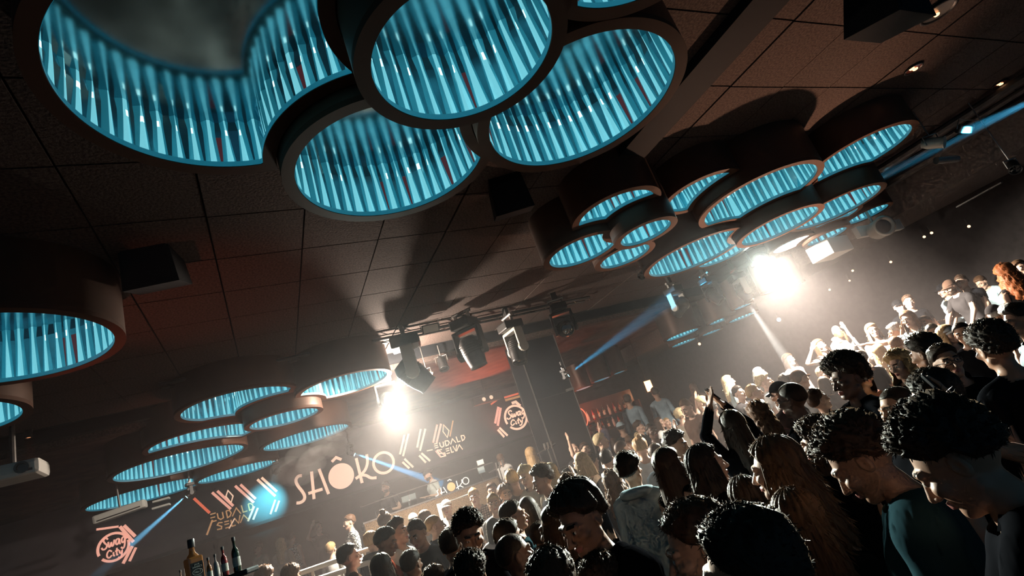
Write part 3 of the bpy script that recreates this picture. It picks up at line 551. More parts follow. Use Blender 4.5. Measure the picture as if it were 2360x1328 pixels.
# white gate frame in front of the booth
wf = MB(); p0, p1 = at_b(1010, 1163, 12.1), at_b(1085, 1138, 12.1)
wf.tube([(p0.x, p0.y, 0), (p0.x, p0.y, p0.z), (p1.x, p1.y, p1.z), (p1.x, p1.y, 0)], .045, 6); o = wf.build('white_gate', M_white); tag(o, 'white gate of posts and a rail in front of the gold booth', 'gate')
# white rails of the VIP tables
for k, (pa, pb, y, lab) in enumerate((((690, 1322), (862, 1262), 6.6, 'white rail in front of the VIP tables'), ((725, 1338), (870, 1290), 6.3, 'lower white rail beside the dark curly heads'))):
    A_, B_ = at_y(*pa, y), at_y(*pb, y + .9); q = MB(); q.tube([A_, B_], .03, 8)
    for t in (.15, .5, .85): m_ = A_.lerp(B_, t); q.tube([m_, (m_.x, m_.y, 0)], .02, 6)
    tag(q.build('white_rail', M_white), lab, 'railing', 'white rails')
# speaker monitors hanging near the screen (dark cabinet with two pale discs)
p = at_b(1122, 920, 15.2); o = on_room('speaker_cluster', p); tag(o, 'dark hanging cabinet with two pale round drivers above the stage', 'speaker')
MB().box((0, 0, 0), (.95, .25, .22), bev=.02).build('cabinet', M_head, o)
for s in (-.14, .10): MB().lathe([(0, 0), (.055, .004), (.06, 0)], 16, Matrix.Translation((s, -.13, 0)) @ Matrix.Rotation(math.pi / 2, 4, 'X'), cap=False).build('driver', M_cream, o)
MB().tube([(0, 0, .1), (0, 0, CEIL - .1 - p.z)], .02, 6).build('hanger', M_head, o)
# ---------------------------------------------------------------- pillar with mirror faces and chrome corner trims
M_pil = mat('pillar_gloss_panel', (.012, .012, .015), .3, .0, spec=.25)
c = at_y(1217, 870, 12.6); ca, cb = c.dot(RV), c.dot(RU)
pil = struct(slab('pillar', ca, ca + 1.02, cb, cb + .72, 0, CEIL, M_pil), 'dark glossy pillar behind the crowd with bright corner trims')
for (a, b) in ((ca, cb), (ca + 1.02, cb), (ca, cb + .72)): MB().box((a, b, CEIL / 2), (.022, .022, CEIL)).build('corner_trim', M_steel, pil)
for z in (1.55, 3.1): MB().box((ca + .51, cb - .004, z), (1.02, .008, .012)).build('panel_joint', M_head, pil)
for (a, b, z, w) in ((ca + .92, cb - .03, 3.12, .2),): MB().box((a, b, z), (w, .05, .06)).build('bracket', M_steel, pil)
# ================================================================ small far ring lamps, bar, hanging boxes, bottles
M_glowfar = M_glow
def far_ring(px0, py0, px1, py1, z, label, depth=1.0, group='small far ring lamps'):
    """edge points of a thin ring lamp seen from the side"""
    A_, B_ = at_z(px0, py0, z), at_z(px1, py1, z); m_ = (A_ + B_) / 2; r = (A_ - B_).length / 2
    d = Vector((m_.x, m_.y, 0)).normalized(); c = m_ + d * 0.0
    return ring_lamp(label[:6], (c.x, c.y), max(.12, r - LIP * .5), z, [], label, group, wallh=.30, drum_top=min(CEIL - .05, z + .75))
ZF = CZ + 1.86
far = [((1537, 788), (1610, 756), 'first thin blue ring lamp at the lower end of the far row'), ((1632, 750), (1696, 726), 'second thin blue ring lamp of the far row with a bronze drum'), ((1689, 716), (1735, 698), 'third thin blue ring lamp of the far row'), ((1762, 680), (1810, 656), 'thin blue ring lamp in the far row just under the glare'), ((1818, 664), (1853, 650), 'last thin blue ring lamp at the upper end of the far row'),
 ((1546, 802), (1606, 779), 'first ring lamp of the lower far row'), ((1616, 776), (1664, 757), 'second ring lamp of the lower far row'), ((1680, 746), (1743, 718), 'third ring lamp of the lower far row')]
for i, (p, q, lab) in enumerate(far): far_ring(*p, *q, ZF - (.0 if i < 5 else .10), lab)
for i, (p, q, lab) in enumerate((((1328, 903), (1361, 889), 'tiny blue ring lamp right beside the pillar edge'), ((1370, 883), (1404, 868), 'tiny blue ring lamp second from the pillar'), ((1412, 865), (1443, 853), 'tiny blue ring lamp third from the pillar'))): far_ring(*p, *q, CZ + 1.5, lab, group='tiny ring lamps over the bar')
# hanging white box and round fixture
p = at_y(1912, 575, 10.2); o = empty('hanging_box', p, (0, 0, TH)); tag(o, 'white box speaker hanging under the ring lamps', 'speaker')
MB().box((0, 0, 0), (.62, .48, .30), bev=.012).build('cabinet', M_white, o); MB().tube([(.1, 0, .15), (.1, 0, CEIL - p.z)], .02, 6).build('hanger', M_steel, o)
q = MB(); q.tube([(-.30, -.1, .16), (.25, .1, .16)], .012, 6); q.build('strap', M_steel, o)
p = at_y(2032, 524, 10.2); o = empty('round_duct_lamp', p, (0, 0, TH)); tag(o, 'round black-mouthed projector on a pale bracket under the soffit', 'projector')
hm = yrot(-p + Vector((0, 0, CZ + 1.0)))
MB().lathe([(.0, .30), (.15, .28), (.18, .2), (.18, -.1), (.20, -.11), (.16, -.13), (.13, -.06)], 24, hm, cap=False).build('barrel', M_yoke, o, True); MB().lathe([(0, -.05), (.14, -.07)], 24, hm, cap=False).build('lens', M_blackgloss, o)
MB().box((.55, .35, .10), (1.5, .10, .22)).build('bracket', M_white, o); MB().tube([(0, .1, .12), (0, .1, CEIL - p.z)], .03, 8).build('hanger', M_steel, o)
# dark speaker boxes hanging under the ceiling
def hang_speaker(px, py, y, dims, rz, label, rx=.3):
    p = at_y(px, py, y); o = empty('hanging_speaker', p, (rx, 0, rz)); tag(o, label, 'speaker', 'dark hanging speakers')
    MB().box((0, 0, 0), dims, taper=.82).build('cabinet', M_black, o); MB().box((0, -dims[1] * .47, -.02), (dims[0] * .8, .02, dims[2] * .75)).build('grille', M_black, o)
    for s in (-1, 1): MB().tube([(s * dims[0] * .3, 0, dims[2] * .4), (s * dims[0] * .3, 0, dims[2] * .5 + .18)], .015, 6).build('hanger', M_steel, o)
hang_speaker(352, 600, 4.35, (.45, .40, .52), .3, 'dark speaker box hanging in front of the reddish ceiling boards')
hang_speaker(1172, 452, 5.25, (.42, .36, .40), .1, 'dark speaker box hanging under the bronze-rimmed ring lamp')
hang_speaker(2040, 20, 3.6, (.5, .4, .3), .5, 'dark speaker box at the upper edge near the recessed lamps')
# projector and long lamp boxes at the side
p = at_y(32, 1092, 6.6); o = empty('projector', p, (0, 0, .55)); tag(o, 'white ceiling projector at the picture edge above the stage side', 'projector')
MB().box((0, 0, 0), (.62, .5, .19), bev=.05).build('body', M_white, o); MB().lathe([(.07, 0), (.075, .03), (.05, .03), (.045, .01), (0, .01)], 16, Matrix.Translation((.14, -.25, 0)) @ Matrix.Rotation(math.pi / 2, 4, 'X'), cap=False).build('lens', M_blackgloss, o); MB().box((.2, -.24, -.04), (.08, .03, .03)).build('vent', M_head, o); MB().tube([(0, 0, .09), (0, 0, CEIL - p.z)], .03, 8).build('pole', M_steel, o)
M_or = mat('orange_lens', (1, .4, .2), .4, emit=(1.0, .36, .16), strength=2.5); M_or.cycles.emission_sampling = 'NONE'
p = at_y(66, 1008, 7.6); par_can(p + Vector((0, 0, .06)), (0, 0, -1), 'orange downlight above the white projector', .55, lens=M_or, drop=max(.05, CEIL - p.z - .16)); spot('orange_down_beam', p + Vector((0, 0, -.03)), p + Vector((0, .15, -3)), (1.0, .22, .07), 60, 30, .6, .03)
p = at_y(278, 1180, 10.6); o = empty('wall_unit', p, (0, -.06, .45)); tag(o, 'long pale air unit under the lowest ring lamps', 'air conditioner'); MB().box((0, 0, 0), (.86, .26, .16), bev=.04).build('body', M_white, o); MB().box((0, -.12, -.04), (.7, .04, .02)).build('slot', M_head, o); MB().tube([(0, 0, .08), (0, 0, CEIL - p.z)], .02, 6).build('hanger', M_steel, o)
for (px, py, w, lab) in ((372, 1153, .3, 'upper small pale shelf bracket beside the air unit'), (372, 1168, .32, 'lower small pale shelf bracket beside the air unit')):
    p = at_y(px, py, 11.6); o = MB().box((0, 0, 0), (w, .2, .04), bev=.008).build('bracket_shelf', M_white, matrix=Matrix.Translation(p) @ ROOM4); tag(o, lab, 'bracket', 'brackets beside the air unit')
# recessed ceiling lamps
M_warm = mat('warm_lamp', (1, .7, .4), .4, emit=(1.0, .50, .24), strength=3.0); M_warm.cycles.emission_sampling = 'NONE'
def recessed(px, py, r, label, lit=True):
    p = at_z(px, py, CEIL - .02); o = empty('recessed_lamp', p); tag(o, label, 'ceiling lamp', 'recessed lamps')
    MB().lathe([(r, 0), (r * 1.06, -.012), (r * .92, -.016), (r * .86, .01), (r * .8, .012)], 28, cap=False).build('trim_ring', M_head, o, True)
    if lit:
        for s in (-1, 1): MB().lathe([(0, -.012), (r * .24, -.010), (r * .30, .0)], 12, Matrix.Translation((s * r * .34, s * r * .2, -.004)), cap=False).build('bulb', M_warm, o, True)
        MB().lathe([(r * .9, -.002), (0, -.002)], 20, cap=False).build('reflector', mat('red_copper_reflector', (.4, .09, .04), .3, .8), o)
    else:
        MB().lathe([(r * .85, -.004), (r * .5, .01), (0, .015)], 24, cap=False).build('reflector', M_steel, o, True); MB().lathe([(0, -.02), (r * .14, -.012), (r * .18, .0)], 10, Matrix.Translation((r * .1, r * .3, 0)), cap=False).build('bulb', M_warm, o, True)
recessed(2162, 26, .165, 'round recessed lamp with a dull reflector in the upper corner', False)
recessed(2105, 158, .10, 'orange lit recessed lamp nearer the ring cluster'); recessed(2304, 193, .10, 'orange lit recessed lamp nearer the picture edge')
# ducts and battens on the dark ceiling side
M_duct = mat('duct_dark', (.06, .05, .045), .6, noise=.3, scale=8)
for (a, b0, b1, r, lab) in ((10.2, -1, 7.0, .07, 'dark conduit nearest the ring cluster on the side ceiling'), (10.75, -1, 7.5, .05, 'thin dark conduit in the middle of the side ceiling'), (11.4, -1, 9.0, .09, 'thick dark conduit beside the soffit')):
    o = MB().tube([(a, b0, CEIL - .12), (a, b1, CEIL - .12)], r, 10).build('conduit', M_duct, matrix=ROOM4.copy()); tag(o, lab, 'pipe', 'conduits on the side ceiling')
p = at_y(2182, 362, 7.4); o = MB().tube([(-.16, 0, 0), (.16, .05, -.06)], .05, 12).build('pipe_stub', M_steel, matrix=Matrix.Translation(p)); tag(o, 'short copper-coloured pipe stub hanging beside the blue beam', 'pipe')
p = at_y(2255, 450, 9.0); o = MB().box((0, 0, 0), (.8, .04, .02)).build('light_batten', M_duct, matrix=Matrix.Translation(p) @ Matrix.Rotation(TH + 1.35, 4, 'Z')); tag(o, 'thin pale light batten on the soffit edge', 'batten')
# ceiling beams that frame the lighter board field behind the near rings
for (a0, a1, b0, b1, lab) in ((3.9, 4.3, -1.0, 4.2, 'dark beam across the ceiling boards'), (4.3, 9.0, .62, .90, 'dark cross beam between the ceiling boards')):
    struct(slab('trim_%d' % (6 if a0 < 4.2 else 7), a0, a1, b0, b1, CEIL - .10, CEIL + .02, M_black), lab)
# little warm bulbs far away
M_bulb = mat('far_bulb', (1, .7, .5), .4, emit=(1.0, .62, .38), strength=2.2); M_bulbw = mat('far_bulb_white', (.9, 1, 1), .4, emit=(.7, .95, 1), strength=2.5)
for m_ in (M_bulb, M_bulbw): m_.cycles.emission_sampling = 'NONE'
for (px, py, r, m_, lab) in ((2130, 546, .03, M_bulb, 'tiny warm bulb on the dark soffit, left of a pair'), (2147, 537, .03, M_bulb, 'tiny warm bulb on the dark soffit, right of a pair'), (2233, 522, .03, M_bulb, 'single tiny warm bulb high on the side wall'), (2053, 604, .03, M_bulb, 'tiny warm bulb above the pointing man'), (1965, 624, .03, M_bulb, 'tiny warm bulb right of the glare'), (1958, 647, .025, M_bulb, 'lower tiny warm bulb right of the glare'), (1612, 793, .05, M_bulb, 'tiny warm bulb under the far ring row'), (1912, 668, .03, M_bulb, 'tiny bulb between the glare and the pointing man'), (1795, 737, .06, M_bulbw, 'small blue-white lamp below the glare'), (1377, 826, .05, M_bulbw, 'small white lamp in the blue beam right of the pillar'), (1412, 791, .05, M_bulb, 'tiny warm lamp above the blue beam')):
    p = at_a(px, py, AR - .3) if px > 1560 else at_b(px, py, BB - .6); o = empty('small_lamp', p); tag(o, lab, 'lamp', 'far little lamps')
    mb = MB(); mb.lathe([(0, -r), (r * .7, -r * .7), (r, 0), (r * .7, r * .7), (0, r)], 10, cap=False); mb.build('bulb', m_, o, True); MB().tube([(0, 0, r), (.0, .0, r + .15)], .012, 6).build('socket', M_head, o)
p = at_b(1494, 890, 14.6); o = empty('wall_lantern', p, (0, 0, TH)); tag(o, 'square glowing lantern sign above the bar', 'lantern'); MB().box((0, 0, 0), (.28, .06, .34), bev=.01).build('shade', M_warm, o); q = MB()
for s in (-1, 1): q.box((s * .15, 0, 0), (.02, .08, .38)); q.box((0, 0, s * .185), (.32, .08, .02))
q.build('frame', M_head, o); MB().tube([(0, 0, .19), (0, 0, CEIL - .1 - p.z)], .01, 6).build('hanger', M_head, o)
point('lantern_light', p + Vector((.0, -.3, -.1)), (1.0, .45, .2), 25, .1)
p = at_b(1340, 963, 13.2); o = mesh('neon_ring', *(lambda mb: (mb.v, mb.f))(MB().tube([(.17 * math.cos(t * .2618), 0, .26 * math.sin(t * .2618)) for t in range(25)], .014, 6, False)), mat('red_neon', (1, .2, .1), .4, emit=(1.0, .16, .08), strength=1.6), matrix=Matrix.Translation(p) @ ROOM4); tag(o, 'red glowing ring sign beside the pillar edge', 'neon sign')
# bar with bottles behind the pillar
br = empty('bar_shelf', RC(9.0, 14.6, 0), (0, 0, TH)); tag(br, 'back bar shelf with red-lit bottles behind the pillar', 'shelf')
M_barw = mat('bar_wood', (.09, .035, .022), .4)
MB().box((0, .2, 1.5), (3.4, .06, 3.0)).build('back_panel', M_barw, br)
for z in (2.03, 2.40): MB().box((0, .05, z), (3.4, .3, .03)).build('shelf_board', M_barw, br)
for a in (-1.68, 0, 1.68): MB().box((a, .05, 1.3), (.05, .3, 2.6)).build('upright', M_barw, br)
M_bot = [mat('bottle_amber', (.30, .10, .03), .12, 0, coat=.5), mat('bottle_dark', (.03, .05, .03), .12, coat=.5), mat('bottle_clear', (.5, .45, .42), .1, coat=.5), mat('bottle_red', (.35, .03, .03), .15, coat=.5)]
M_cap = mat('bottle_cap', (.05, .04, .04), .4); M_label = mat('bottle_label', (.55, .50, .42), .6)
bot_p = [(.0, 0), (.036, .0), (.038, .01), (.038, .18), (.030, .215), (.014, .24), (.013, .30), (.0155, .302), (.0155, .31)]
cols = ['amber', 'dark green', 'clear', 'red']
def bottle(loc, m_, label, s=1.0, parent_rz=0, group='bottles on the back bar'):
    o = empty('bottle', loc, (0, 0, parent_rz)); tag(o, label, 'bottle', group)
    MB().lathe([(r * s, z * s) for r, z in bot_p], 10, cap=False).build('glass', m_, o, True); MB().lathe([(.017 * s, .30 * s), (.017 * s, .34 * s), (0, .342 * s)], 8, cap=False).build('cap', M_cap, o); MB().lathe([(.0388 * s, .05 * s), (.0388 * s, .14 * s)], 10, cap=False).build('label', M_label, o, True)
for z, nm in ((2.045, 'lower'), (2.415, 'upper')):
    for i in range(14):
        bottle(RC(7.55 + i * .2, 14.6 - .02, z), M_bot[(i * 5 + int(z * 10)) % 4], '%s bottle, %s from the pillar end on the %s red-lit bar shelf' % (cols[(i * 5 + int(z * 10)) % 4], ('first second third fourth fifth sixth seventh eighth ninth tenth eleventh twelfth thirteenth fourteenth').split()[i], nm), .95 + .1 * ((i * 3) % 4) / 3)
point('bar_light', RC(8.3, 13.9, 2.9), (1.0, .20, .08), 40, .15)
# near bottle display: a square whiskey bottle among smaller ones on a high shelf
ys = 3.2; zb = at_y(450, 1352, ys).z
sh = empty('bottle_stand', (-2.10, ys + .02, 0)); tag(sh, 'tall dark stand carrying the whiskey bottle and small bottles', 'stand')
MB().box((0, 0, zb - .015), (.40, .12, .03), bev=.008).build('top', M_blackgloss, sh); MB().box((0, 0, (zb - .04) / 2), (.10, .10, zb - .03)).build('post', M_black, sh); MB().box((0, 0, .02), (.5, .4, .04)).build('foot', M_black, sh)
pb = at_y(450, 1330, ys); wb = empty('whiskey_bottle', (pb.x, ys, zb), (0, 0, .98)); tag(wb, 'square amber whiskey bottle with a black label and tapered neck', 'bottle')
M_whis = mat('whiskey_glass', (.42, .16, .045), .08, 0, coat=1.0, emit=(.30, .11, .03), strength=.05)
bm_ = bmesh.new(); bmesh.ops.create_cube(bm_, size=1)
for v in bm_.verts: v.co = Vector((v.co.x * .078, v.co.y * .078, (v.co.z + .5) * .155))
bmesh.ops.bevel(bm_, geom=bm_.edges[:], offset=.013, segments=3, affect='EDGES', profile=.6); me = bpy.data.meshes.new('body'); bm_.to_mesh(me); bm_.free(); me.materials.append(M_whis); o = bpy.data.objects.new('body', me); link(o, wb)
MB().lathe([(.034, .150), (.028, .162), (.017, .176), (.0145, .19), (.0135, .205), (.017, .208), (.017, .213)], 16, cap=False).build('neck', M_whis, wb, True); MB().lathe([(.0165, .205), (.0175, .207), (.0175, .248), (.016, .252), (0, .252)], 16, cap=False).build('cap', M_cap, wb, True)
M_lblk = mat('whiskey_label_black', (.012, .012, .013), .5); M_lwht = mat('whiskey_label_print', (.75, .72, .66), .6)
lb = MB().box((0, -.0395, .072), (.066, .002, .10)).build('label', M_lblk, wb)
def text(body, size, loc, rot, m_, parent, name='lettering', align='CENTER', ext=.0006):
    cu = bpy.data.curves.new(name, 'FONT'); cu.body = body; cu.size = size; cu.align_x = align; cu.align_y = 'CENTER'; cu.extrude = ext; cu.resolution_u = 3; cu.materials.append(m_)
    tmp = bpy.data.objects.new(name, cu); COL.objects.link(tmp); me = bpy.data.meshes.new_from_object(tmp.evaluated_get(bpy.context.evaluated_depsgraph_get())); bpy.data.objects.remove(tmp)
    o = bpy.data.objects.new(name, me); link(o, parent); o.location = loc; o.rotation_euler = rot; return o
text('JACK\nDANIEL\'S', .0125, (0, -.0412, .103), (math.pi / 2, 0, 0), M_lwht, lb); text('No.7', .017, (0, -.0412, .070), (math.pi / 2, 0, 0), M_lwht, lb); text('Tennessee\nWHISKEY', .008, (0, -.0412, .044), (math.pi / 2, 0, 0), M_lwht, lb)
mb = MB(); q = [Vector((.026 * math.cos(t * .2618), -.0410, .070 + .015 * math.sin(t * .2618))) for t in range(24)]; ribbon(mb, q, .0022, True, .0006); mb.build('label_oval', M_lwht, lb)
for (px, ht, m_, lab) in ((486, .125, 'amber', 'small amber bottle directly beside the square whiskey bottle'), (503, .13, 'clear', 'small clear bottle with a dark cap beside the square whiskey bottle'), (523, .155, 'red', 'slim red-brown bottle standing in the row of small bottles'), (552, .185, 'dark', 'tallest slim dark bottle at the end of the small bottle row'), (418, .11, 'clear', 'short clear bottle on the other side of the whiskey bottle')):
    p = at_y(px, 1340, ys); s = ht / .34; bottle((p.x, ys, zb), MATS['bottle_' + m_], lab, s, 0, 'small bottles on the near stand')
# ================================================================ people: one continuous body surface, posed, with shirt and hair
def _smin(a, b, k):
    h = np.clip(.5 + .5 * (b - a) / k, 0, 1); return b + (a - b) * h - k * h * (1 - h)
def _axis(spec):
    v = []
    for a, b, s in spec: v += list(np.linspace(a, b, max(1, int(round((b - a) / s))) + 1)[:-1])
    return np.array(v + [spec[-1][1]])
class Field:
    def __init__(s, X, Y, Z):
        s.ax = (X, Y, Z); s.F = np.full((len(X), len(Y), len(Z)), .07, np.float32)
    def _blk(s, lo, hi, m=.07):
        sl = []
        for a, l, h in zip(s.ax, lo, hi):
            i0, i1 = np.searchsorted(a, l - m), np.searchsorted(a, h + m)
            if i0 >= i1: return None
            sl.append(slice(i0, i1))
        g = np.meshgrid(s.ax[0][sl[0]], s.ax[1][sl[1]], s.ax[2][sl[2]], indexing='ij'); return tuple(sl), np.stack(g, -1).astype(np.float32)
    def _put(s, sl, d, k, sub=False):
        s.F[sl] = -_smin(-s.F[sl], d, k) if sub else _smin(s.F[sl], d, k)
    def cap(s, a, b, r0, r1=None, k=.02, sq=(1, 1, 1), sub=False):
        r1 = r0 if r1 is None else r1; a, b, sq = np.array(a, np.float32), np.array(b, np.float32), np.array(sq, np.float32)
        for mx in ((1, -1) if (abs(a[0]) > 1e-6 or abs(b[0]) > 1e-6) else (1,)):
            A, B = a * [mx, 1, 1], b * [mx, 1, 1]; m = max(r0, r1) / sq.min(); q = s._blk(np.minimum(A, B) - m, np.maximum(A, B) + m)
            if q is None: continue
            sl, p = q; d = ((B - A) * sq); v = (p - A) * sq; t = np.clip((v @ d) / max(d @ d, 1e-9), 0, 1)
            s._put(sl, np.linalg.norm(v - t[..., None] * d, axis=-1) - (r0 + (r1 - r0) * t), k, sub)
    def ell(s, c, r, k=.02, sub=False):
        c, r = np.array(c, np.float32), np.array(r, np.float32)
        for mx in ((1, -1) if abs(c[0]) > 1e-6 else (1,)):
            C = c * [mx, 1, 1]; q = s._blk(C - r, C + r)
            if q is None: continue
            sl, p = q; v = p - C; k0 = np.linalg.norm(v / r, axis=-1); k1 = np.linalg.norm(v / (r * r), axis=-1)
            s._put(sl, k0 * (k0 - 1) / np.maximum(k1, 1e-6), k, sub)
    def surface(s):
        F = s.F; S = F < 0; nx, ny, nz = F.shape
        X, Y, Z = s.ax; G = np.stack(np.meshgrid(X, Y, Z, indexing='ij'), -1)
        acc = np.zeros((nx - 1, ny - 1, nz - 1, 3)); cnt = np.zeros((nx - 1, ny - 1, nz - 1))
        cr = []
        for ax in range(3):
            a = [slice(None)] * 3; b = [slice(None)] * 3; a[ax] = slice(0, -1); b[ax] = slice(1, None); a, b = tuple(a), tuple(b)
            m = S[a] != S[b]; fa, fb = F[a], F[b]; t = np.where(m, fa / np.where(m, fa - fb, 1), 0); P = G[a] + t[..., None] * (G[b] - G[a]); cr.append((m, S[a]))
            o = [i for i in range(3) if i != ax]
            for d0 in (0, 1):
                for d1 in (0, 1):
                    # edge (ax) at index i belongs to the cell shifted by -d in the other axes
                    se = [slice(None)] * 3; sc = [slice(None)] * 3
                    for oo, d in zip(o, (d0, d1)):
                        n = F.shape[oo]; se[oo] = slice(d, n - 1 + d); sc[oo] = slice(0, n - 1)
                    se, sc = tuple(se), tuple(sc); acc[sc] += np.where(m[se][..., None], P[se], 0); cnt[sc] += m[se]
        idx = -np.ones(cnt.shape, np.int64); on = cnt > 0; idx[on] = np.arange(on.sum()); V = acc[on] / cnt[on][:, None]
        Q = []
        for ax in range(3):
            m, sa = cr[ax]; o = [i for i in range(3) if i != ax]; c = np.argwhere(m)
            ok = np.all([(c[:, oo] > 0) & (c[:, oo] < F.shape[oo] - 1) for oo in o], 0); c = c[ok]; ins = sa[tuple(c.T)]
            def cell(d0, d1):
                q = c.copy(); q[:, o[0]] -= d0; q[:, o[1]] -= d1; return idx[tuple(q.T)]
            q = np.stack([cell(1, 1), cell(0, 1), cell(0, 0), cell(1, 0)], 1)
            flip = ins if ax != 1 else ~ins
            q[~flip] = q[~flip][:, ::-1]; Q.append(q)
        return V, np.concatenate(Q)
def body_rest():
    X = _axis([(0, .1, .0048), (.1, .2, .009), (.2, .68, .014), (.68, .91, .0052)]); Y = _axis([(-.19, -.135, .012), (-.135, .12, .0052), (.12, .16, .012)]); Z = _axis([(-.02, .9, .024), (.9, 1.37, .015), (1.37, 1.43, .0056), (1.43, 1.51, .009), (1.51, 1.79, .0046)])
    X = np.concatenate([-X[:0:-1], X]); f = Field(X, Y, Z)
    f.ell((0, .005, 1.27), (.168, .108, .205), .05); f.ell((0, .0, 1.06), (.140, .098, .18), .05); f.ell((0, .005, .93), (.160, .112, .13), .05)
    f.cap((.03, .012, 1.405), (.165, .012, 1.405), .058, .056, .05); f.cap((.015, .022, 1.475), (.12, .018, 1.43), .040, .04, .04); f.ell((.075, -.06, 1.31), (.08, .05, .075), .04)
    f.cap((0, .018, 1.42), (0, .0, 1.56), .056, .052, .03)
    f.cap((.088, 0, .90), (.095, -.006, .49), .088, .056, .04); f.cap((.095, -.004, .49), (.095, .02, .08), .054, .040, .02); f.cap((.095, .035, .04), (.105, -.14, .03), .042, .036, .02)
    f.cap((.175, .012, 1.405), (.455, .012, 1.402), .052, .040, .03); f.cap((.455, .012, 1.402), (.69, .008, 1.40), .041, .027, .02)
    f.ell((.748, .004, 1.399), (.056, .041, .0165), .018)
    for y0, y1, x1 in ((-.030, -.034, .855), (-.010, -.011, .872), (.011, .012, .864), (.030, .034, .842)): f.cap((.785, y0, 1.399), ((.785 + x1) / 2, (y0 + y1) / 2, 1.401), .0095, .0088, .004); f.cap(((.785 + x1) / 2, (y0 + y1) / 2, 1.401), (x1, y1, 1.393), .0088, .0074, .003)
    f.cap((.725, -.022, 1.394), (.765, -.058, 1.388), .0125, .0105, .010); f.cap((.765, -.058, 1.388), (.797, -.070, 1.386), .0105, .0085, .003)
    # head
    f.ell((0, .014, 1.668), (.0765, .097, .092), .02); f.ell((0, -.028, 1.612), (.0575, .067, .082), .03); f.ell((0, -.072, 1.549), (.024, .022, .018), .02); f.cap((.052, .0, 1.582), (.016, -.068, 1.551), .017, .016, .02)
    f.ell((.044, -.066, 1.622), (.024, .024, .018), .02); f.cap((.004, -.092, 1.670), (.046, -.079, 1.668), .011, .010, .012)
    f.ell((.0315, -.106, 1.648), (.0155, .014, .0105), .010, True); f.ell((.0315, -.0835, 1.648), (.0135, .0125, .0115), .004)
    f.cap((0, -.094, 1.652), (0, -.117, 1.611), .0075, .0115, .009); f.ell((.011, -.104, 1.606), (.009, .010, .008), .006)
    f.cap((0, -.0985, 1.5845), (.021, -.089, 1.582), .0065, .004, .005); f.cap((0, -.0965, 1.574), (.018, -.088, 1.5755), .0075, .004, .005)
    f.ell((.0785, .014, 1.636), (.0085, .020, .031), .006); f.ell((.086, .008, 1.64), (.006, .011, .018), .004, True)
    return f.surface()
def sstep(x, a, b): t = np.clip((x - a) / (b - a), 0, 1); return t * t * (3 - 2 * t)
JN = ['pelvis', 'chest', 'neck', 'head', 'uaL', 'faL', 'haL', 'uaR', 'faR', 'haR', 'thL', 'shL', 'thR', 'shR']
JP = dict(pelvis=(0, 0, .95), chest=(0, .01, 1.10), neck=(0, .015, 1.45), head=(0, .008, 1.545), uaL=(.170, .012, 1.405), faL=(.455, .012, 1.402), haL=(.69, .008, 1.40), thL=(.09, 0, .9), shL=(.095, 0, .49))
for k in ('ua', 'fa', 'ha', 'th', 'sh'): JP[k + 'R'] = tuple(np.array(JP[k + 'L']) * [-1, 1, 1])
PAR = dict(chest='pelvis', neck='chest', head='neck', uaL='chest', faL='uaL', haL='faL', uaR='chest', faR='uaR', haR='faR', thL='pelvis', shL='thL', thR='pelvis', shR='thR')
def weights(V):
    x, y, z = V.T; ax = np.abs(x); W = {k: np.zeros(len(V)) for k in JN}
    arm = sstep(ax, .125, .205) * sstep(z, 1.27, 1.345); fa = sstep(ax, .415, .495); ha = sstep(ax, .672, .705)
    hd = np.maximum(sstep(z, 1.515, 1.565), sstep(z, 1.50, 1.53) * sstep(-y, .02, .055)); nk = sstep(z, 1.435, 1.49) * (ax < .13); hd = hd * (ax < .13)
    ch = sstep(z, .97, 1.20); leg = 1 - sstep(z, .80, .95); sh = 1 - sstep(z, .44, .54)
    L = x >= 0
    for sd, m in (('L', L), ('R', ~L)):
        W['ua' + sd] += m * arm * (1 - fa); W['fa' + sd] += m * arm * fa * (1 - ha); W['ha' + sd] += m * arm * fa * ha; W['th' + sd] += m * leg * (1 - sh); W['sh' + sd] += m * leg * sh
    r = 1 - arm
    W['head'] += r * hd; W['neck'] += r * (1 - hd) * nk; W['chest'] += r * (1 - hd) * (1 - nk) * ch; W['pelvis'] += r * (1 - hd) * (1 - nk) * (1 - ch) * (1 - leg)
    M = np.stack([W[k] for k in JN], 1); return M / np.maximum(M.sum(1, keepdims=True), 1e-6)
REST = {}
def thin(V, Q, tris):
    """the same surface with fewer triangles, kept where it bends"""
    me = bpy.data.meshes.new('tmp'); me.from_pydata(V.tolist(), [], Q.tolist()); o = bpy.data.objects.new('tmp', me); COL.objects.link(o)
    md = o.modifiers.new('d', 'DECIMATE'); md.ratio = tris / (2.0 * len(Q)); md.use_collapse_triangulate = True
    ev = o.evaluated_get(bpy.context.evaluated_depsgraph_get()); m2 = ev.to_mesh(); v = np.empty(len(m2.vertices) * 3); m2.vertices.foreach_get('co', v)
    m2.calc_loop_triangles(); t = np.empty(len(m2.loop_triangles) * 3, np.int32); m2.loop_triangles.foreach_get('vertices', t); ev.to_mesh_clear()
    bpy.data.objects.remove(o); bpy.data.meshes.remove(me); return v.reshape(-1, 3), t.reshape(-1, 3).astype(np.int64)
BV, BQ = body_rest()
n_ = np.cross(BV[BQ[:, 2]] - BV[BQ[:, 0]], BV[BQ[:, 3]] - BV[BQ[:, 1]]); c_ = BV[BQ].mean(1); sel_ = (np.abs(c_[:, 0]) < .1) & (c_[:, 2] > 1.1) & (c_[:, 2] < 1.3)
if (n_ * (c_ * [1, 1, 0])).sum(1)[sel_].sum() < 0: BQ = BQ[:, ::-1]
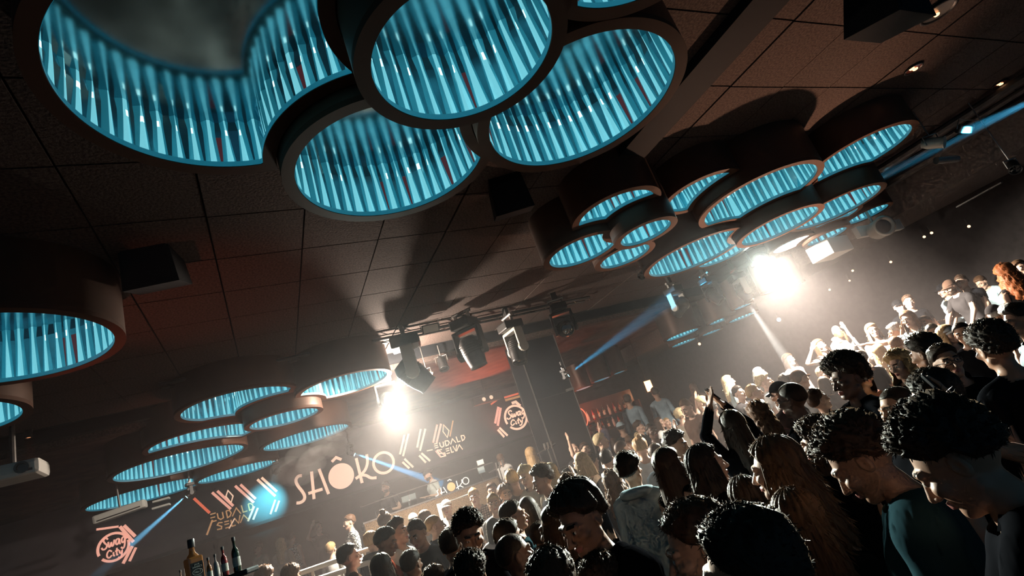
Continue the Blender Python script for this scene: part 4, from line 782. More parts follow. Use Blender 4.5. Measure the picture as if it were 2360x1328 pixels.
for lod, nt_ in (('hi', 30000), ('lo', 9000)):
    V, Q = thin(BV, BQ, nt_); c = V[Q].mean(1); x, y, z = c.T; ax = np.abs(x); mi = np.zeros(len(Q), np.int32)
    mi[z < .93] = 1; mi[(z < .09)] = 2
    if True:
        mi[(np.abs(z - 1.579) < .0105) & (ax < .024) & (y < -.089)] = 3                       # lips
        mi[(np.abs(z - 1.648) < .0050) & (np.abs(ax - .0315) < .0105) & (y < -.088)] = 4      # eyes
        mi[(np.abs(z - 1.648) < .006) & (np.abs(ax - .0315) < .0048) & (y < -.092)] = 5
        mi[(np.abs(z - 1.6735) < .0055) & (ax > .012) & (ax < .050) & (y < -.075)] = 5       # brows
    REST[lod] = (V, Q, mi, weights(V), c)
def Rax(axis, deg):
    return np.array(Matrix.Rotation(math.radians(deg), 3, axis))
def Rto(frm, to):
    a, b = Vector(frm).normalized(), Vector(to).normalized(); return np.array(a.rotation_difference(b).to_matrix())
POSES = {  # direction of upper arm and forearm of the +x side and of the -x side (front is -y)
 'down': ((.20, .04, -1), (.10, -.18, -1), (-.20, .04, -1), (-.10, -.18, -1)),
 'bent': ((.22, .10, -1), (-.25, -.9, .15), (-.22, .10, -1), (.25, -.9, .15)),
 'phone': ((.10, -.55, .80), (-.50, .0, .87), (-.10, -.55, .80), (.50, .0, .87)),
 'up': ((.45, -.35, .8), (.05, -.15, 1), (-.45, -.35, .8), (-.05, -.15, 1)),
 'upL': ((.55, -.45, .55), (.15, -.25, 1), (-.22, .05, -1), (.1, -.5, -.6)), 'upR': ((.22, .05, -1), (-.1, -.5, -.6), (-.55, -.45, .55), (-.15, -.25, 1)),
 'pointR': ((.22, .05, -1), (-.1, -.5, -.6), (-1.0, -.35, .22), (-1.0, -.28, .36)), 'pointL': ((1.0, -.35, .22), (1, -.28, .36), (-.22, .05, -1), (.1, -.5, -.6)),
 'holdR': ((.22, .05, -1), (-.1, -.5, -.6), (-.95, -.15, .15), (.55, -.25, .85)), 'drinkR': ((.22, .05, -1), (-.1, -.5, -.6), (-.8, -.5, .25), (.55, -.2, .95)),
 'lean': ((.35, -.55, -.75), (.0, -.65, -.75), (-.35, -.55, -.75), (.0, -.65, -.75)), 'akimboL': ((.75, .2, -.7), (-.75, -.2, -.55), (-.2, .04, -1), (-.1, -.18, -1)),
}
def pose_mats(yaw_head=0, pitch=0, tilt=0, lean=0, side=0, arms='down', rnd=None):
    R, T = {}, {}
    loc = {k: np.eye(3) for k in JN}
    loc['chest'] = Rax('X', lean) @ Rax('Y', side)
    loc['neck'] = Rax('Z', yaw_head * .4) @ Rax('X', pitch * .45) @ Rax('Y', tilt * .4); loc['head'] = Rax('Z', yaw_head * .6) @ Rax('X', pitch * .55) @ Rax('Y', tilt * .6)
    J = {k: np.array(v, float) for k, v in JP.items()}
    pos = {'pelvis': J['pelvis']}; R['pelvis'] = np.eye(3)
    P = POSES[arms]
    for k in JN[1:]:
        p = PAR[k]; pos[k] = pos[p] + R[p] @ (J[k] - J[p])
        if k[:2] in ('ua', 'fa', 'ha'):
            sd = k[-1]; i = {'ua': 0, 'fa': 1, 'ha': 1}[k[:2]] + (0 if sd == 'L' else 2); d = np.array(P[i], float)
            if rnd is not None: d = d + np.array([rnd.uniform(-.08, .08) for _ in range(3)])
            tw = Rto((1 if sd == 'L' else -1, 0, 0), R['chest'] @ d if arms != 'lean' else d); R[k] = tw
        else: R[k] = R[p] @ loc[k]
    return R, pos, J
def skin(V, W, R, pos, J):
    out = np.zeros_like(V)
    for i, k in enumerate(JN):
        w = W[:, i]; m = w > 1e-4
        if m.any(): out[m] += w[m, None] * ((V[m] - J[k]) @ R[k].T + pos[k])
    return out
def vnormals(V, Q):
    n = np.cross(V[Q[:, 1]] - V[Q[:, 0]], V[Q[:, 2]] - V[Q[:, 0]]); N = np.zeros_like(V)
    for j in range(3):
        for k in range(3): N[:, k] += np.bincount(Q[:, j], n[:, k], len(V))
    return N / np.maximum(np.linalg.norm(N, axis=1, keepdims=True), 1e-9)
def fast_mesh(name, V, Q, mats, mi=None, parent=None, smooth=True):
    me = bpy.data.meshes.new(name); V = np.asarray(V, np.float32); Q = np.asarray(Q, np.int32); k = Q.shape[1]
    me.vertices.add(len(V)); me.vertices.foreach_set('co', V.ravel()); me.loops.add(Q.size); me.loops.foreach_set('vertex_index', Q.ravel()); me.polygons.add(len(Q))
    me.polygons.foreach_set('loop_start', np.arange(0, Q.size, k, dtype=np.int32)); me.polygons.foreach_set('loop_total', np.full(len(Q), k, np.int32))
    for m in mats: me.materials.append(m)
    if mi is not None: me.polygons.foreach_set('material_index', np.asarray(mi, np.int32))
    if smooth: me.polygons.foreach_set('use_smooth', np.ones(len(Q), bool))
    me.update(calc_edges=True); me.validate()
    o = bpy.data.objects.new(name, me); link(o, parent); return o
# ---- materials of people
def skin_mat(n, c): return mat('skin_' + n, c, .48)
SKIN = {'light': (.60, .385, .285), 'mid': (.42, .245, .165), 'tan': (.33, .18, .115), 'dark': (.115, .062, .042)}
HAIRC = {'black': (.024, .015, .010), 'dbrown': (.050, .026, .015), 'brown': (.12, .062, .032), 'blond': (.42, .27, .13), 'pale': (.60, .47, .28), 'red': (.34, .10, .03), 'grey': (.30, .29, .28)}
def hair_mat(n):
    m = mat('hair_' + n, HAIRC[n], .55, 0, sheen=.06, spec=.25, noise=.35, scale=30, stretch=(3, 3, .6)); m.node_tree.nodes['Principled BSDF'].inputs['Sheen Tint'].default_value = (1, .72, .5, 1); return m
CLOTH = {'black': (.007, .0074, .009), 'charcoal': (.035, .032, .033), 'white': (.78, .77, .74), 'grey': (.30, .30, .30), 'bluegrey': (.24, .32, .37), 'lightblue': (.42, .55, .60), 'teal': (.018, .042, .052), 'brown': (.12, .07, .05), 'red': (.30, .07, .04), 'navy': (.03, .05, .09), 'cream': (.55, .48, .38), 'denim': (.07, .13, .21), 'pink': (.42, .20, .17), 'plaid': (.4, .3, .22), 'pattern': (.75, .75, .72)}
def cloth_mat(n):
    if n in ('plaid', 'pattern') and 'cloth_' + n not in MATS:
        m = mat('cloth_' + n, CLOTH[n], .85, spec=0.0, ior=1.02); nt = m.node_tree; tc = nt.nodes.new('ShaderNodeTexCoord'); mx = nt.nodes.new('ShaderNodeMix'); mx.data_type = 'RGBA'
        if n == 'plaid':
            a = nt.nodes.new('ShaderNodeTexWave'); a.inputs['Scale'].default_value = 9; a.bands_direction = 'X'; b = nt.nodes.new('ShaderNodeTexWave'); b.inputs['Scale'].default_value = 9; b.bands_direction = 'Z'; mm = nt.nodes.new('ShaderNodeMath'); mm.operation = 'MULTIPLY'
            nt.links.new(tc.outputs['Object'], a.inputs[0]); nt.links.new(tc.outputs['Object'], b.inputs[0]); nt.links.new(a.outputs['Fac'], mm.inputs[0]); nt.links.new(b.outputs['Fac'], mm.inputs[1]); fac = mm.outputs[0]; cc = ((.05, .03, .025), (.60, .48, .36))
        else:
            a = nt.nodes.new('ShaderNodeTexVoronoi'); a.inputs['Scale'].default_value = 16; a.feature = 'DISTANCE_TO_EDGE'; r = nt.nodes.new('ShaderNodeMath'); r.operation = 'GREATER_THAN'; r.inputs[1].default_value = .09; nt.links.new(tc.outputs['Object'], a.inputs[0]); nt.links.new(a.outputs['Distance'], r.inputs[0]); fac = r.outputs[0]; cc = ((.03, .04, .04), (.72, .73, .70))
        nt.links.new(fac, mx.inputs[0]); mx.inputs[6].default_value = (*cc[0], 1); mx.inputs[7].default_value = (*cc[1], 1); nt.links.new(mx.outputs[2], nt.nodes['Principled BSDF'].inputs['Base Color'])
        return m
    return mat('cloth_' + n, CLOTH[n], .85, noise=.25, scale=9, spec=0.0, ior=1.02, trans=0.0)
M_shoe = mat('shoe_dark', (.02, .02, .02), .6); M_lip = mat('lips', (.36, .13, .11), .45); M_eye = mat('eye_white', (.72, .70, .67), .25); M_iris = mat('eye_dark', (.02, .014, .01), .25)
# ---- hair
HC = np.array([0, .014, 1.667])
def hairline(phi):
    """largest polar angle (deg) by azimuth; phi = 0 is the face"""
    a = np.abs((phi + 180) % 360 - 180); return np.interp(a, [0, 25, 45, 62, 78, 98, 112, 140, 180], [57, 57, 62, 80, 88, 90, 116, 126, 128])
def hair_dome(style, hi, rnd):
    nphi, nth = (84, 30) if hi else (40, 14)
    ph = np.linspace(0, 360, nphi, endpoint=False); t = np.linspace(0, 1, nth); P, T = np.meshgrid(ph, t); th = T * hairline(P)
    a = np.abs((P + 180) % 360 - 180); top = np.clip(1 - th / 75, 0, 1); side = np.clip((th - 45) / 40, 0, 1)
    g = np.random.RandomState(rnd.randint(0, 99999))
    def nz(f, n=6):
        o = np.zeros_like(P)
        for _ in range(n): o += np.sin(np.radians(P) * round(g.uniform(.5, 1) * f) + np.radians(th) * g.uniform(.4, 1) * f + g.uniform(0, 6.3))
        return o / n
    white = g.uniform(-1, 1, P.shape)
    if style == 'buzz': d = .006 + .001 * white
    elif style == 'fade': d = .007 + .022 * np.clip(1 - th / 62, 0, 1) ** .5 * (1 + .25 * (a < 60)) + .0035 * white * (1 - side) + .004 * nz(12) * (1 - side)
    elif style == 'short': d = .013 + .016 * (1 - side) + .004 * white + .005 * nz(14)
    elif style == 'quiff': d = .009 + .020 * (1 - side) + .026 * np.clip(1 - th / 70, 0, 1) * np.clip(np.cos(np.radians(a)), 0, 1) ** .5 + .004 * white + .005 * nz(11)
    elif style == 'curtain': d = .020 + .020 * (1 - side) - .014 * np.exp(-(a / 10) ** 2) * (th > 18) + .012 * np.abs(np.sin(np.radians(P) * 5)) + .004 * nz(20) + .012 * (side * (a < 95))
    elif style == 'curly': d = .022 + .022 * (1 - side) + .010 * white + .010 * nz(22)
    elif style == 'afro': d = .045 + .028 * (1 - side) + .013 * white + .008 * nz(26)
    elif style == 'dreads': d = .012 + .010 * np.abs(np.sin(np.radians(P) * 9)) + .004 * white
    elif style in ('long', 'pony', 'bun'): d = .014 + .012 * (1 - side * .4) + .004 * np.sin(np.radians(P) * 18 + 2 * nz(5)) + .0015 * white
    elif style == 'longcurly': d = .030 + .018 * (1 - side) + .012 * white + .010 * nz(16)
    else: d = .012 + 0 * P
    d = d * np.clip((1 - T) * 7, 0, 1) ** .6 - .003 * (T > .99)
    tr, pr = np.radians(th), np.radians(P)
    V = np.stack([np.sin(tr) * np.sin(pr) * (.0775 + d), -np.sin(tr) * np.cos(pr) * (.098 + d), np.cos(tr) * (.0935 + d)], -1) + HC
    V = V.reshape(-1, 3); i = np.arange((nth - 1) * nphi); r, c = i // nphi, i % nphi
    Q = np.stack([r * nphi + c, (r + 1) * nphi + c, (r + 1) * nphi + (c + 1) % nphi, r * nphi + (c + 1) % nphi], 1)
    return V, Q, d
def hair_fall(hi, rnd, length, curly=0.0, width=1.0):
    """hanging hair: a sheet with strand ridges around the back and sides"""
    nphi, nz_ = (110, 26) if hi else (48, 12)
    g = np.random.RandomState(rnd.randint(0, 99999)); ph = np.linspace(62, 298, nphi); t = np.linspace(0, 1, nz_); P, T = np.meshgrid(ph, t); a = np.abs((P + 180) % 360 - 180)
    st = sum(np.sin(np.radians(P) * f + T * g.uniform(-1.5, 1.5) + g.uniform(0, 6.3)) for f in (14, 23, 37, 53)) / 4
    wav = curly * np.sin(T * 22 + np.radians(P) * 9) ; rw = g.uniform(-1, 1, P.shape)
    r = (.012 + .022 * np.sin(np.clip(T * 1.3, 0, 1) * math.pi / 2) * width) + .006 * st * (.4 + T) + .010 * wav + curly * .012 * rw
    L = length * (1 - .10 * (a < 95) + .05 * st) ; z = 1.685 - T * (L + .12)
    back = np.clip((a - 90) / 90, 0, 1); pr = np.radians(P)
    x = np.sin(pr) * (.078 + r) * (1 - .12 * T * back); y = -np.cos(pr) * (.098 + r) + .014 + .030 * T * back - .02 * T * (a < 90)
    for e in (0, -1): x[:, e] *= .93; y[:, e] += 0
    taper = np.where(T > .9, 1 - (T - .9) * 2.2, 1); V = np.stack([x * taper, y, z], -1).reshape(-1, 3)
    i = np.arange((nz_ - 1) * (nphi - 1)); rr, c = i // (nphi - 1), i % (nphi - 1); Q = np.stack([rr * nphi + c, (rr + 1) * nphi + c, (rr + 1) * nphi + c + 1, rr * nphi + c + 1], 1)
    return V, Q
def ball(c, r, n=10, m=7, rnd=None, am=.0, sq=(1, 1, 1)):
    V = []; Q = []
    for i in range(m + 1):
        for j in range(n):
            t, p = math.pi * i / m, 2 * math.pi * j / n; k = r * (1 + (rnd.uniform(-am, am) if rnd else 0)); V.append((c[0] + k * math.sin(t) * math.cos(p) * sq[0], c[1] + k * math.sin(t) * math.sin(p) * sq[1], c[2] + k * math.cos(t) * sq[2]))
    for i in range(m):
        for j in range(n): Q.append((i * n + j, (i + 1) * n + j, (i + 1) * n + (j + 1) % n, i * n + (j + 1) % n))
    return np.array(V), np.array(Q)
def tufts(V, Q, n, ln, rnd, spread=.6, down=0.0, w=.0013):
    g = np.random.RandomState(rnd.randint(0, 99999)); f = Q[g.randint(0, len(Q), n)]; b = g.dirichlet([1] * 4, n)
    p = (V[f] * b[..., None]).sum(1); nn = np.cross(V[f[:, 2]] - V[f[:, 0]], V[f[:, 3]] - V[f[:, 1]]); nn /= np.maximum(np.linalg.norm(nn, axis=1, keepdims=True), 1e-9)
    s = np.sign((nn * (p - HC)).sum(1, keepdims=True)); nn = nn * np.where(s == 0, 1, s); d = nn + g.uniform(-spread, spread, (n, 3)) + np.array([0, 0, -down]); d /= np.linalg.norm(d, axis=1, keepdims=True)
    sd = np.cross(d, g.normal(size=(n, 3))); sd /= np.maximum(np.linalg.norm(sd, axis=1, keepdims=True), 1e-9); l = (ln * g.uniform(.4, 1.2, n))[:, None]
    p = p - nn * .002; bend = g.uniform(-.4, .4, (n, 3)) * l; A = p - sd * w; B = p + sd * w; C = p + d * l * .6 + sd * w * .7; E = p + d * l + bend * .5
    VV = np.stack([A, B, C, E], 1).reshape(-1, 3); i = np.arange(n) * 4; return VV, np.stack([i, i + 1, i + 2, i + 3], 1)
def build_hair(style, hi, rnd):
    parts = []
    if style == 'bald': return None
    V, Q, d = hair_dome({'bun': 'bun'}.get(style, style), hi, rnd); parts.append((V, Q)); k = 3.2 if hi else .8
    if style == 'long': F = hair_fall(hi, rnd, rnd.uniform(.26, .36)); parts.append(F); parts.append(tufts(*F, int(260 * k), .05, rnd, .25, 1.6, .0012)); parts.append(tufts(V, Q, int(160 * k), .016, rnd, .5))
    elif style == 'bob': F = hair_fall(hi, rnd, .10); parts.append(F); parts.append(tufts(*F, int(160 * k), .03, rnd, .3, 1.2, .0012))
    elif style == 'longcurly': F = hair_fall(hi, rnd, rnd.uniform(.22, .30), 1.0, 2.2); parts.append(F); parts.append(tufts(*F, int(500 * k), .03, rnd, 1.0, .4)); parts.append(tufts(V, Q, int(260 * k), .024, rnd, 1.0))
    elif style == 'pony':
        F = hair_fall(hi, rnd, .02); n = len(F[0]); parts.append(ball((0, .135, 1.70), .028, rnd=rnd, am=.1)); b = ball((0, .15, 1.60), .1, rnd=rnd, am=.08, sq=(.30, .26, 1.0)); parts.append(b); parts.append(tufts(*b, int(120 * k), .03, rnd, .3, 1.4))
    elif style in ('bun', 'dreads'):
        b = ball((-.02, .09, 1.775), .040, rnd=rnd, am=.18); parts.append(b); parts.append(tufts(*b, int(120 * k), .03, rnd, 1.0)); parts.append(tufts(V, Q, int(120 * k), .014, rnd, .6))
    elif style == 'curly': parts.append(tufts(V, Q, int(800 * k), .017, rnd, 1.3, 0, .0016))
    elif style == 'afro': parts.append(tufts(V, Q, int(900 * k), .024, rnd, .9, 0, .0016))
    elif style == 'buzz': parts.append(tufts(V, Q, int(420 * k), .006, rnd, .5))
    else: parts.append(tufts(V, Q, int(520 * k), .014, rnd, .9))
    vs, qs, n = [], [], 0
    for v, q in parts: vs.append(v); qs.append(np.asarray(q) + n); n += len(v)
    return np.concatenate(vs), np.concatenate(qs)
def FLOORZ(P):
    a, b = P.dot(RV), P.dot(RU)
    for a0, a1, b0, b1, z in FLOORS:
        if a0 < a < a1 and b0 < b < b1: return z
    return 0.0
PSTAT = []
def person(px, py, hpx, face, label, hair='short', hcol='dbrown', skin_='light', top='tee', tcol='black', arms='down', pitch=0, tilt=0, turn=0, lean=0, side=0, extra=None, pants='black', zfloor=None, group='people in the crowd', dist=None):
    """head centre in the photograph, head height there, facing (0 towards the camera, -90 to the photo's left, 180 away)"""
    v = ray(px, py); rnd = random.Random(int(px * 7 + py * 13)); hi = hpx > 80
    R, pos, J = pose_mats(turn, pitch, tilt, lean, side, arms, rnd)
    hc = R['head'] @ (np.array([0, -.01, 1.652]) - J['head']) + pos['head']      # where the head's middle ends up
    best = None
    for k in range(-30, 41):     # the distance at which a person of normal height shows a head of that size
        d = dist or FPX * .243 / hpx * math.exp(k * .0125); H = cam0 + v * (d / FPX); fz = FLOORZ(H) if zfloor is None else zfloor; s = (H.z - fz) / hc[2]
        cost = abs(math.log(max(.2, .243 * s * FPX / d) / hpx)) + 3.5 * max(0, .90 - s, s - 1.09) + .3 * abs(s - 1)
        if best is None or cost < best[0]: best = (cost, d, H, fz, s)
    _, d, H, fz, s = best; PSTAT.append((label[:44], round(s, 2), round(H.y, 2), round(H.z, 2), round(H.dot(RV), 1), round(H.dot(RU), 1)))
    yaw = math.radians(face - turn) - math.atan2(H.x, H.y) * .0
    root = empty('person', (0, 0, fz), (0, 0, yaw)); root.scale = (s, s, s)
    off = Matrix.Rotation(yaw, 3, 'Z') @ Vector((hc[0], hc[1], 0)) * s; root.location = (H.x - off.x, H.y - off.y, fz)
    tag(root, label, 'person', group)
    V, Q, mi, W, C = REST['hi' if hi else 'lo']; PV = skin(V, W, R, pos, J)
    fast_mesh('body', PV, Q, [skin_mat(skin_, SKIN[skin_]), cloth_mat(pants), M_shoe, M_lip, M_eye, M_iris], mi, root)
    N = vnormals(PV, Q)
    # shirt
    sl = {'tee': .345, 'long': .672, 'hoodie': .675, 'jacket': .675, 'tank': .16, 'dress': .17}[top]; x, y, z = C.T; ax = np.abs(x)
    m = (z > .84) & (z < (1.455 if top != 'tank' else 1.43)) & (ax < sl) | ((ax > .072) & (ax < sl) & (z >= 1.45) & (z < 1.53))
    if top in ('hoodie', 'jacket'): m |= (z >= 1.44) & (z < 1.50) & (ax < .09) & (y > -.02)
    q = Q[m]; u, inv = np.unique(q, return_inverse=True); q = inv.reshape(q.shape); rv = V[u]
    g = np.random.RandomState(rnd.randint(0, 9999)); wr = sum(np.sin(rv @ (g.normal(size=3) * f) + g.uniform(0, 6.3)) for f in (14, 22, 30, 44)) / 4
    base = {'tee': .011, 'long': .010, 'hoodie': .020, 'jacket': .020, 'tank': .007, 'dress': .008}[top]
    off_ = base + (.013 if top in ('hoodie', 'jacket') else .009) * wr + .012 * np.clip((1.1 - rv[:, 2]) / .25, 0, 1) * (np.abs(rv[:, 0]) < .2); sv = PV[u] + N[u] * np.maximum(off_, .004)[:, None]
    sh = fast_mesh({'tee': 't_shirt', 'long': 'shirt', 'hoodie': 'hoodie', 'jacket': 'jacket', 'tank': 'top', 'dress': 'top'}[top], sv, q, [cloth_mat(tcol)], None, root)
    hm = Matrix.LocRotScale(Vector(pos['head'] - R['head'] @ J['head']), Matrix(R['head'].tolist()), None)
    cm = Matrix.LocRotScale(Vector(pos['chest'] - R['chest'] @ J['chest']), Matrix(R['chest'].tolist()), None)
    if top == 'hoodie':
        a = np.linspace(-2.45, 2.45, 22); tv = []
        for k in a:
            wd = .5 + .5 * math.cos(k * .9)
            for j in range(8): t = 2 * math.pi * j / 8; rr = .022 + .026 * wd; r0 = .098 + .012 * wd; tv.append((math.sin(k) * (r0 + rr * math.cos(t)), .018 + math.cos(k) * (r0 + rr * math.cos(t)) * .95, 1.468 + .022 * wd + rr * .9 * math.sin(t) - .02 * (abs(k) > 2)))
        tq = [(i * 8 + j, i * 8 + (j + 1) % 8, (i + 1) * 8 + (j + 1) % 8, (i + 1) * 8 + j) for i in range(21) for j in range(8)]
        o = fast_mesh('hood', np.array(tv), np.array(tq), [cloth_mat(tcol)], None, root); o.matrix_local = cm
    if top == 'jacket':
        tv = []; a = np.linspace(-2.3, 2.3, 20)
        for k in a: tv += [(math.sin(k) * .078, .018 + math.cos(k) * .074, 1.445), (math.sin(k) * .074, .018 + math.cos(k) * .074, 1.505), (math.sin(k) * .10, .02 + math.cos(k) * .10, 1.475)]
        tq = [(i * 3 + j, i * 3 + j + 1, (i + 1) * 3 + j + 1, (i + 1) * 3 + j) for i in range(19) for j in range(2)]
        o = fast_mesh('collar', np.array(tv), np.array(tq), [cloth_mat(tcol)], None, root); o.matrix_local = cm
    hs = hair
    if extra and any(e_.startswith(('cap', 'beanie')) for e_ in extra): hs = {'long': 'long'}.get(hair, 'buzz')
    hb = build_hair(hs, hi, rnd)
    if hb is not None: o = fast_mesh('hair', hb[0], hb[1], [hair_mat(hcol)], None, root); o.matrix_local = hm
    for e in (extra or []):
        if e.startswith('cap') or e.startswith('beanie'):
            nm, colr = e.split(':'); back = nm == 'capback'; nm = 'cap' if 'cap' in nm else 'beanie'; tv = []; n = 24; rows = 8
            for i in range(rows + 1):
                t = math.radians(82) * i / rows
                for j in range(n): p = 2 * math.pi * j / n; e_ = .016 + (.006 if nm == 'beanie' else .0); tv.append((math.sin(t) * math.sin(p) * (.0775 + e_), -math.sin(t) * math.cos(p) * (.099 + e_) + .012, 1.672 + math.cos(t) * (.092 + e_)))
            tq = [(i * n + j, (i + 1) * n + j, (i + 1) * n + (j + 1) % n, i * n + (j + 1) % n) for i in range(rows) for j in range(n)]
            o = fast_mesh(nm, np.array(tv), np.array(tq), [cloth_mat(colr)], None, root); o.matrix_local = hm
            if nm == 'cap':
                sg = -1 if not back else 1; bv = []; m_ = 12
                for z_ in (0, -.004):
                    for i in range(m_ + 1):
                        k = (i / m_ - .5) * 2.1
                        for r_ in (0, 1): bv.append((math.sin(k) * (.09 + .012 * r_), .012 + sg * math.cos(k) * (.108 + .075 * r_ * math.cos(k) ** .5), 1.690 - .016 * r_ - .02 * (abs(k) / 1.05) ** 2 + z_))
                o2 = m_ * 2 + 2; bq = [(i * 2, i * 2 + 1, i * 2 + 3, i * 2 + 2) for i in range(m_)] + [(o2 + i * 2, o2 + i * 2 + 2, o2 + i * 2 + 3, o2 + i * 2 + 1) for i in range(m_)] + [(i * 2 + 1, o2 + i * 2 + 1, o2 + i * 2 + 3, i * 2 + 3) for i in range(m_)]
                br_ = fast_mesh('brim', np.array(bv), np.array(bq), [cloth_mat(colr)], None, o)
        elif e == 'glasses':
            gb = MB()
            for sx in (-1, 1):
                gb.tube([(sx * .033 + .024 * math.cos(k * .5236), -.109 + .004 * abs(math.cos(k * .5236)), 1.648 + .019 * math.sin(k * .5236)) for k in range(13)], .0018, 5, False); gb.tube([(sx * .057, -.106, 1.652), (sx * .081, -.04, 1.652), (sx * .083, .015, 1.648)], .0018, 5)
            gb.tube([(-.010, -.111, 1.651), (.010, -.111, 1.651)], .0018, 5); o = gb.build('glasses', M_blackgloss, root); o.matrix_local = hm
        elif e == 'beard':
            V2 = V; mm = (C[:, 2] < 1.60) & (C[:, 2] > 1.535) & (C[:, 1] < -.01) & (np.abs(C[:, 0]) < .08) & ~((np.abs(C[:, 2] - 1.579) < .009) & (np.abs(C[:, 0]) < .022)); q = Q[mm]; u, inv = np.unique(q, return_inverse=True); q = inv.reshape(q.shape)
            fast_mesh('beard', PV[u] + N[u] * .004, q, [hair_mat(hcol)], None, root)
        elif e == 'watch':
            for sd in ('L',):
                w_ = MB(); a_ = Vector(pos['haL']); dr = Vector(R['faL'] @ np.array([1, 0, 0])); w_.tube([a_ - dr * .035, a_ - dr * .005], .033, 12, False); w_.build('wristband', M_blackgloss, root)
        elif e in ('phoneL', 'phoneR'):
            sd = e[-1]; sg = 1 if sd == 'L' else -1; M3 = Matrix((R['ha' + sd]).tolist()); c0 = Vector(pos['ha' + sd]) + M3 @ Vector((sg * .125, -.01, -.020)); mob = MB().box((0, 0, 0), (.145, .072, .009), bev=.003)
            ph_ = mob.build('phone', M_blackgloss); ph_.matrix_world = root.matrix_basis @ Matrix.LocRotScale(c0, M3, None); tag(ph_, 'dark phone held up by the ' + label[:60].split(' with')[0], 'phone')
    return root
# ================================================================ the crowd (head place and size as measured, facing, look)
P_ = person
# --- beside and below the stage
P_(807, 1283, 54, 125, 'man with glossy dark side-swept hair looking right, lowest left of the crowd', 'short', 'black', 'light', 'tee', 'brown')
P_(889, 1202, 42, 180, 'person with dreadlocks tied in a bun seen from behind', 'dreads', 'dbrown', 'tan', 'tee', 'black')
P_(858, 1248, 43, 168, 'person with light brown hair and black hoodie seen from behind near the white rail', 'short', 'blond', 'light', 'hoodie', 'black')
P_(892, 1249, 58, 95, 'dark-haired man looking down to the right in front of the smiling man', 'short', 'black', 'tan', 'tee', 'red', pitch=22)
P_(919, 1226, 55, 75, 'smiling man in a white t-shirt with brushed-up dark hair', 'quiff', 'dbrown', 'light', 'tee', 'white')
P_(961, 1231, 57, -22, 'man in a black t-shirt with faded sides facing the camera, head bent', 'fade', 'dbrown', 'mid', 'tee', 'black', pitch=18, arms='bent')
P_(1004, 1211, 50, 112, 'man with a blond buzz cut in a black jacket looking right', 'buzz', 'blond', 'light', 'jacket', 'black')
P_(982, 1198, 40, 172, 'person with brown hair half hidden behind the buzz-cut man', 'short', 'brown', 'mid', 'tee', 'grey')
P_(1029, 1170, 34, 0, 'man in a white cap and white shirt facing the camera by the booth', 'short', 'brown', 'mid', 'long', 'white', extra=['cap:white'])
P_(954, 1198, 30, 175, 'small far head with a pale cap in front of the gold booth', 'short', 'brown', 'mid', 'tee', 'charcoal', extra=['cap:cream'])
P_(882, 1309, 60, 180, 'dark long-haired head from behind at the bottom edge, left group', 'long', 'black', 'tan', 'tee', 'black')
P_(951, 1301, 60, 165, 'dark wavy head from behind at the bottom edge beside the red garment', 'short', 'black', 'tan', 'tee', 'red')
P_(1084, 1232, 88, 18, 'man with curly dark hair and hanging earphone cord, face bent down', 'curly', 'black', 'tan', 'jacket', 'black', pitch=20)
P_(1043, 1258, 70, 178, 'dark head from behind left of the curly man with the earphone cord', 'short', 'black', 'mid', 'tee', 'black')
P_(1004, 1342, 62, 180, 'top of a dark curly head at the very bottom below the black t-shirt man', 'curly', 'dbrown', 'mid', 'tee', 'black')
P_(1093, 1146, 34, -4, 'blond man in a plaid shirt facing the camera', 'quiff', 'blond', 'light', 'long', 'plaid')
P_(1134, 1131, 33, 0, 'dark-haired man staring at the camera behind the plaid shirt', 'short', 'dbrown', 'mid', 'tee', 'charcoal')
P_(1138, 1160, 41, 10, 'man with short light hair right of the plaid shirt', 'fade', 'blond', 'light', 'tee', 'grey')
P_(1167, 1140, 41, 18, 'woman with a brown fringe among the faces near the booth', 'curtain', 'brown', 'light', 'tank', 'black')
P_(1179, 1107, 44, -150, 'man with fair short hair turned away in a brown t-shirt', 'fade', 'blond', 'mid', 'tee', 'brown')
P_(1213, 1099, 45, -38, 'blond man in a pale jacket looking down', 'quiff', 'pale', 'light', 'jacket', 'cream', pitch=15)
P_(1248, 1107, 56, -72, 'curly-haired man in a grey t-shirt in profile looking left', 'curly', 'dbrown', 'mid', 'tee', 'charcoal', pitch=8)
P_(1271, 1092, 45, 178, 'woman with long pale blond hair from behind', 'long', 'pale', 'light', 'tee', 'cream')
P_(1219, 1174, 60, 180, 'round dark hair from behind in front of the grey t-shirt', 'bob', 'black', 'tan', 'tee', 'navy')
P_(1187, 1189, 64, 102, 'man with wavy dark hair in profile looking right, middle of the stage crowd', 'short', 'black', 'light', 'tee', 'teal')
P_(1137, 1214, 42, 180, 'dark bob head beside the curly man with the cord', 'bob', 'black', 'mid', 'tee', 'white')
P_(1147, 1176, 36, 35, 'woman with curly brown hair looking up behind the dark bob', 'curly', 'brown', 'light', 'tank', 'pink')
P_(1178, 1238, 76, 130, 'thick dark head of hair directly below the wavy profile man', 'short', 'black', 'tan', 'tee', 'black')
P_(1190, 1276, 96, 118, 'close-cropped man in silhouette looking right at the bottom', 'buzz', 'black', 'dark', 'jacket', 'black')
P_(1090, 1322, 86, 180, 'dark curly head at the bottom edge under the earphone man', 'curly', 'black', 'tan', 'tee', 'black')
P_(1336, 1200, 138, -48, 'big dark man with parted curtain hair looking down', 'curtain', 'black', 'tan', 'jacket', 'black', pitch=18)
P_(1283, 1215, 108, -120, 'woman with wavy brown hair and an earring beside the curtain-haired man', 'bob', 'brown', 'mid', 'tank', 'teal')
P_(1280, 1348, 150, 180, 'large dark head with a glowing hair rim at the bottom centre', 'short', 'dbrown', 'tan', 'tee', 'black')
P_(1395, 1352, 120, 178, 'furry-collared dark figure at the bottom edge below the blue hoodie', 'curly', 'black', 'dark', 'hoodie', 'black')
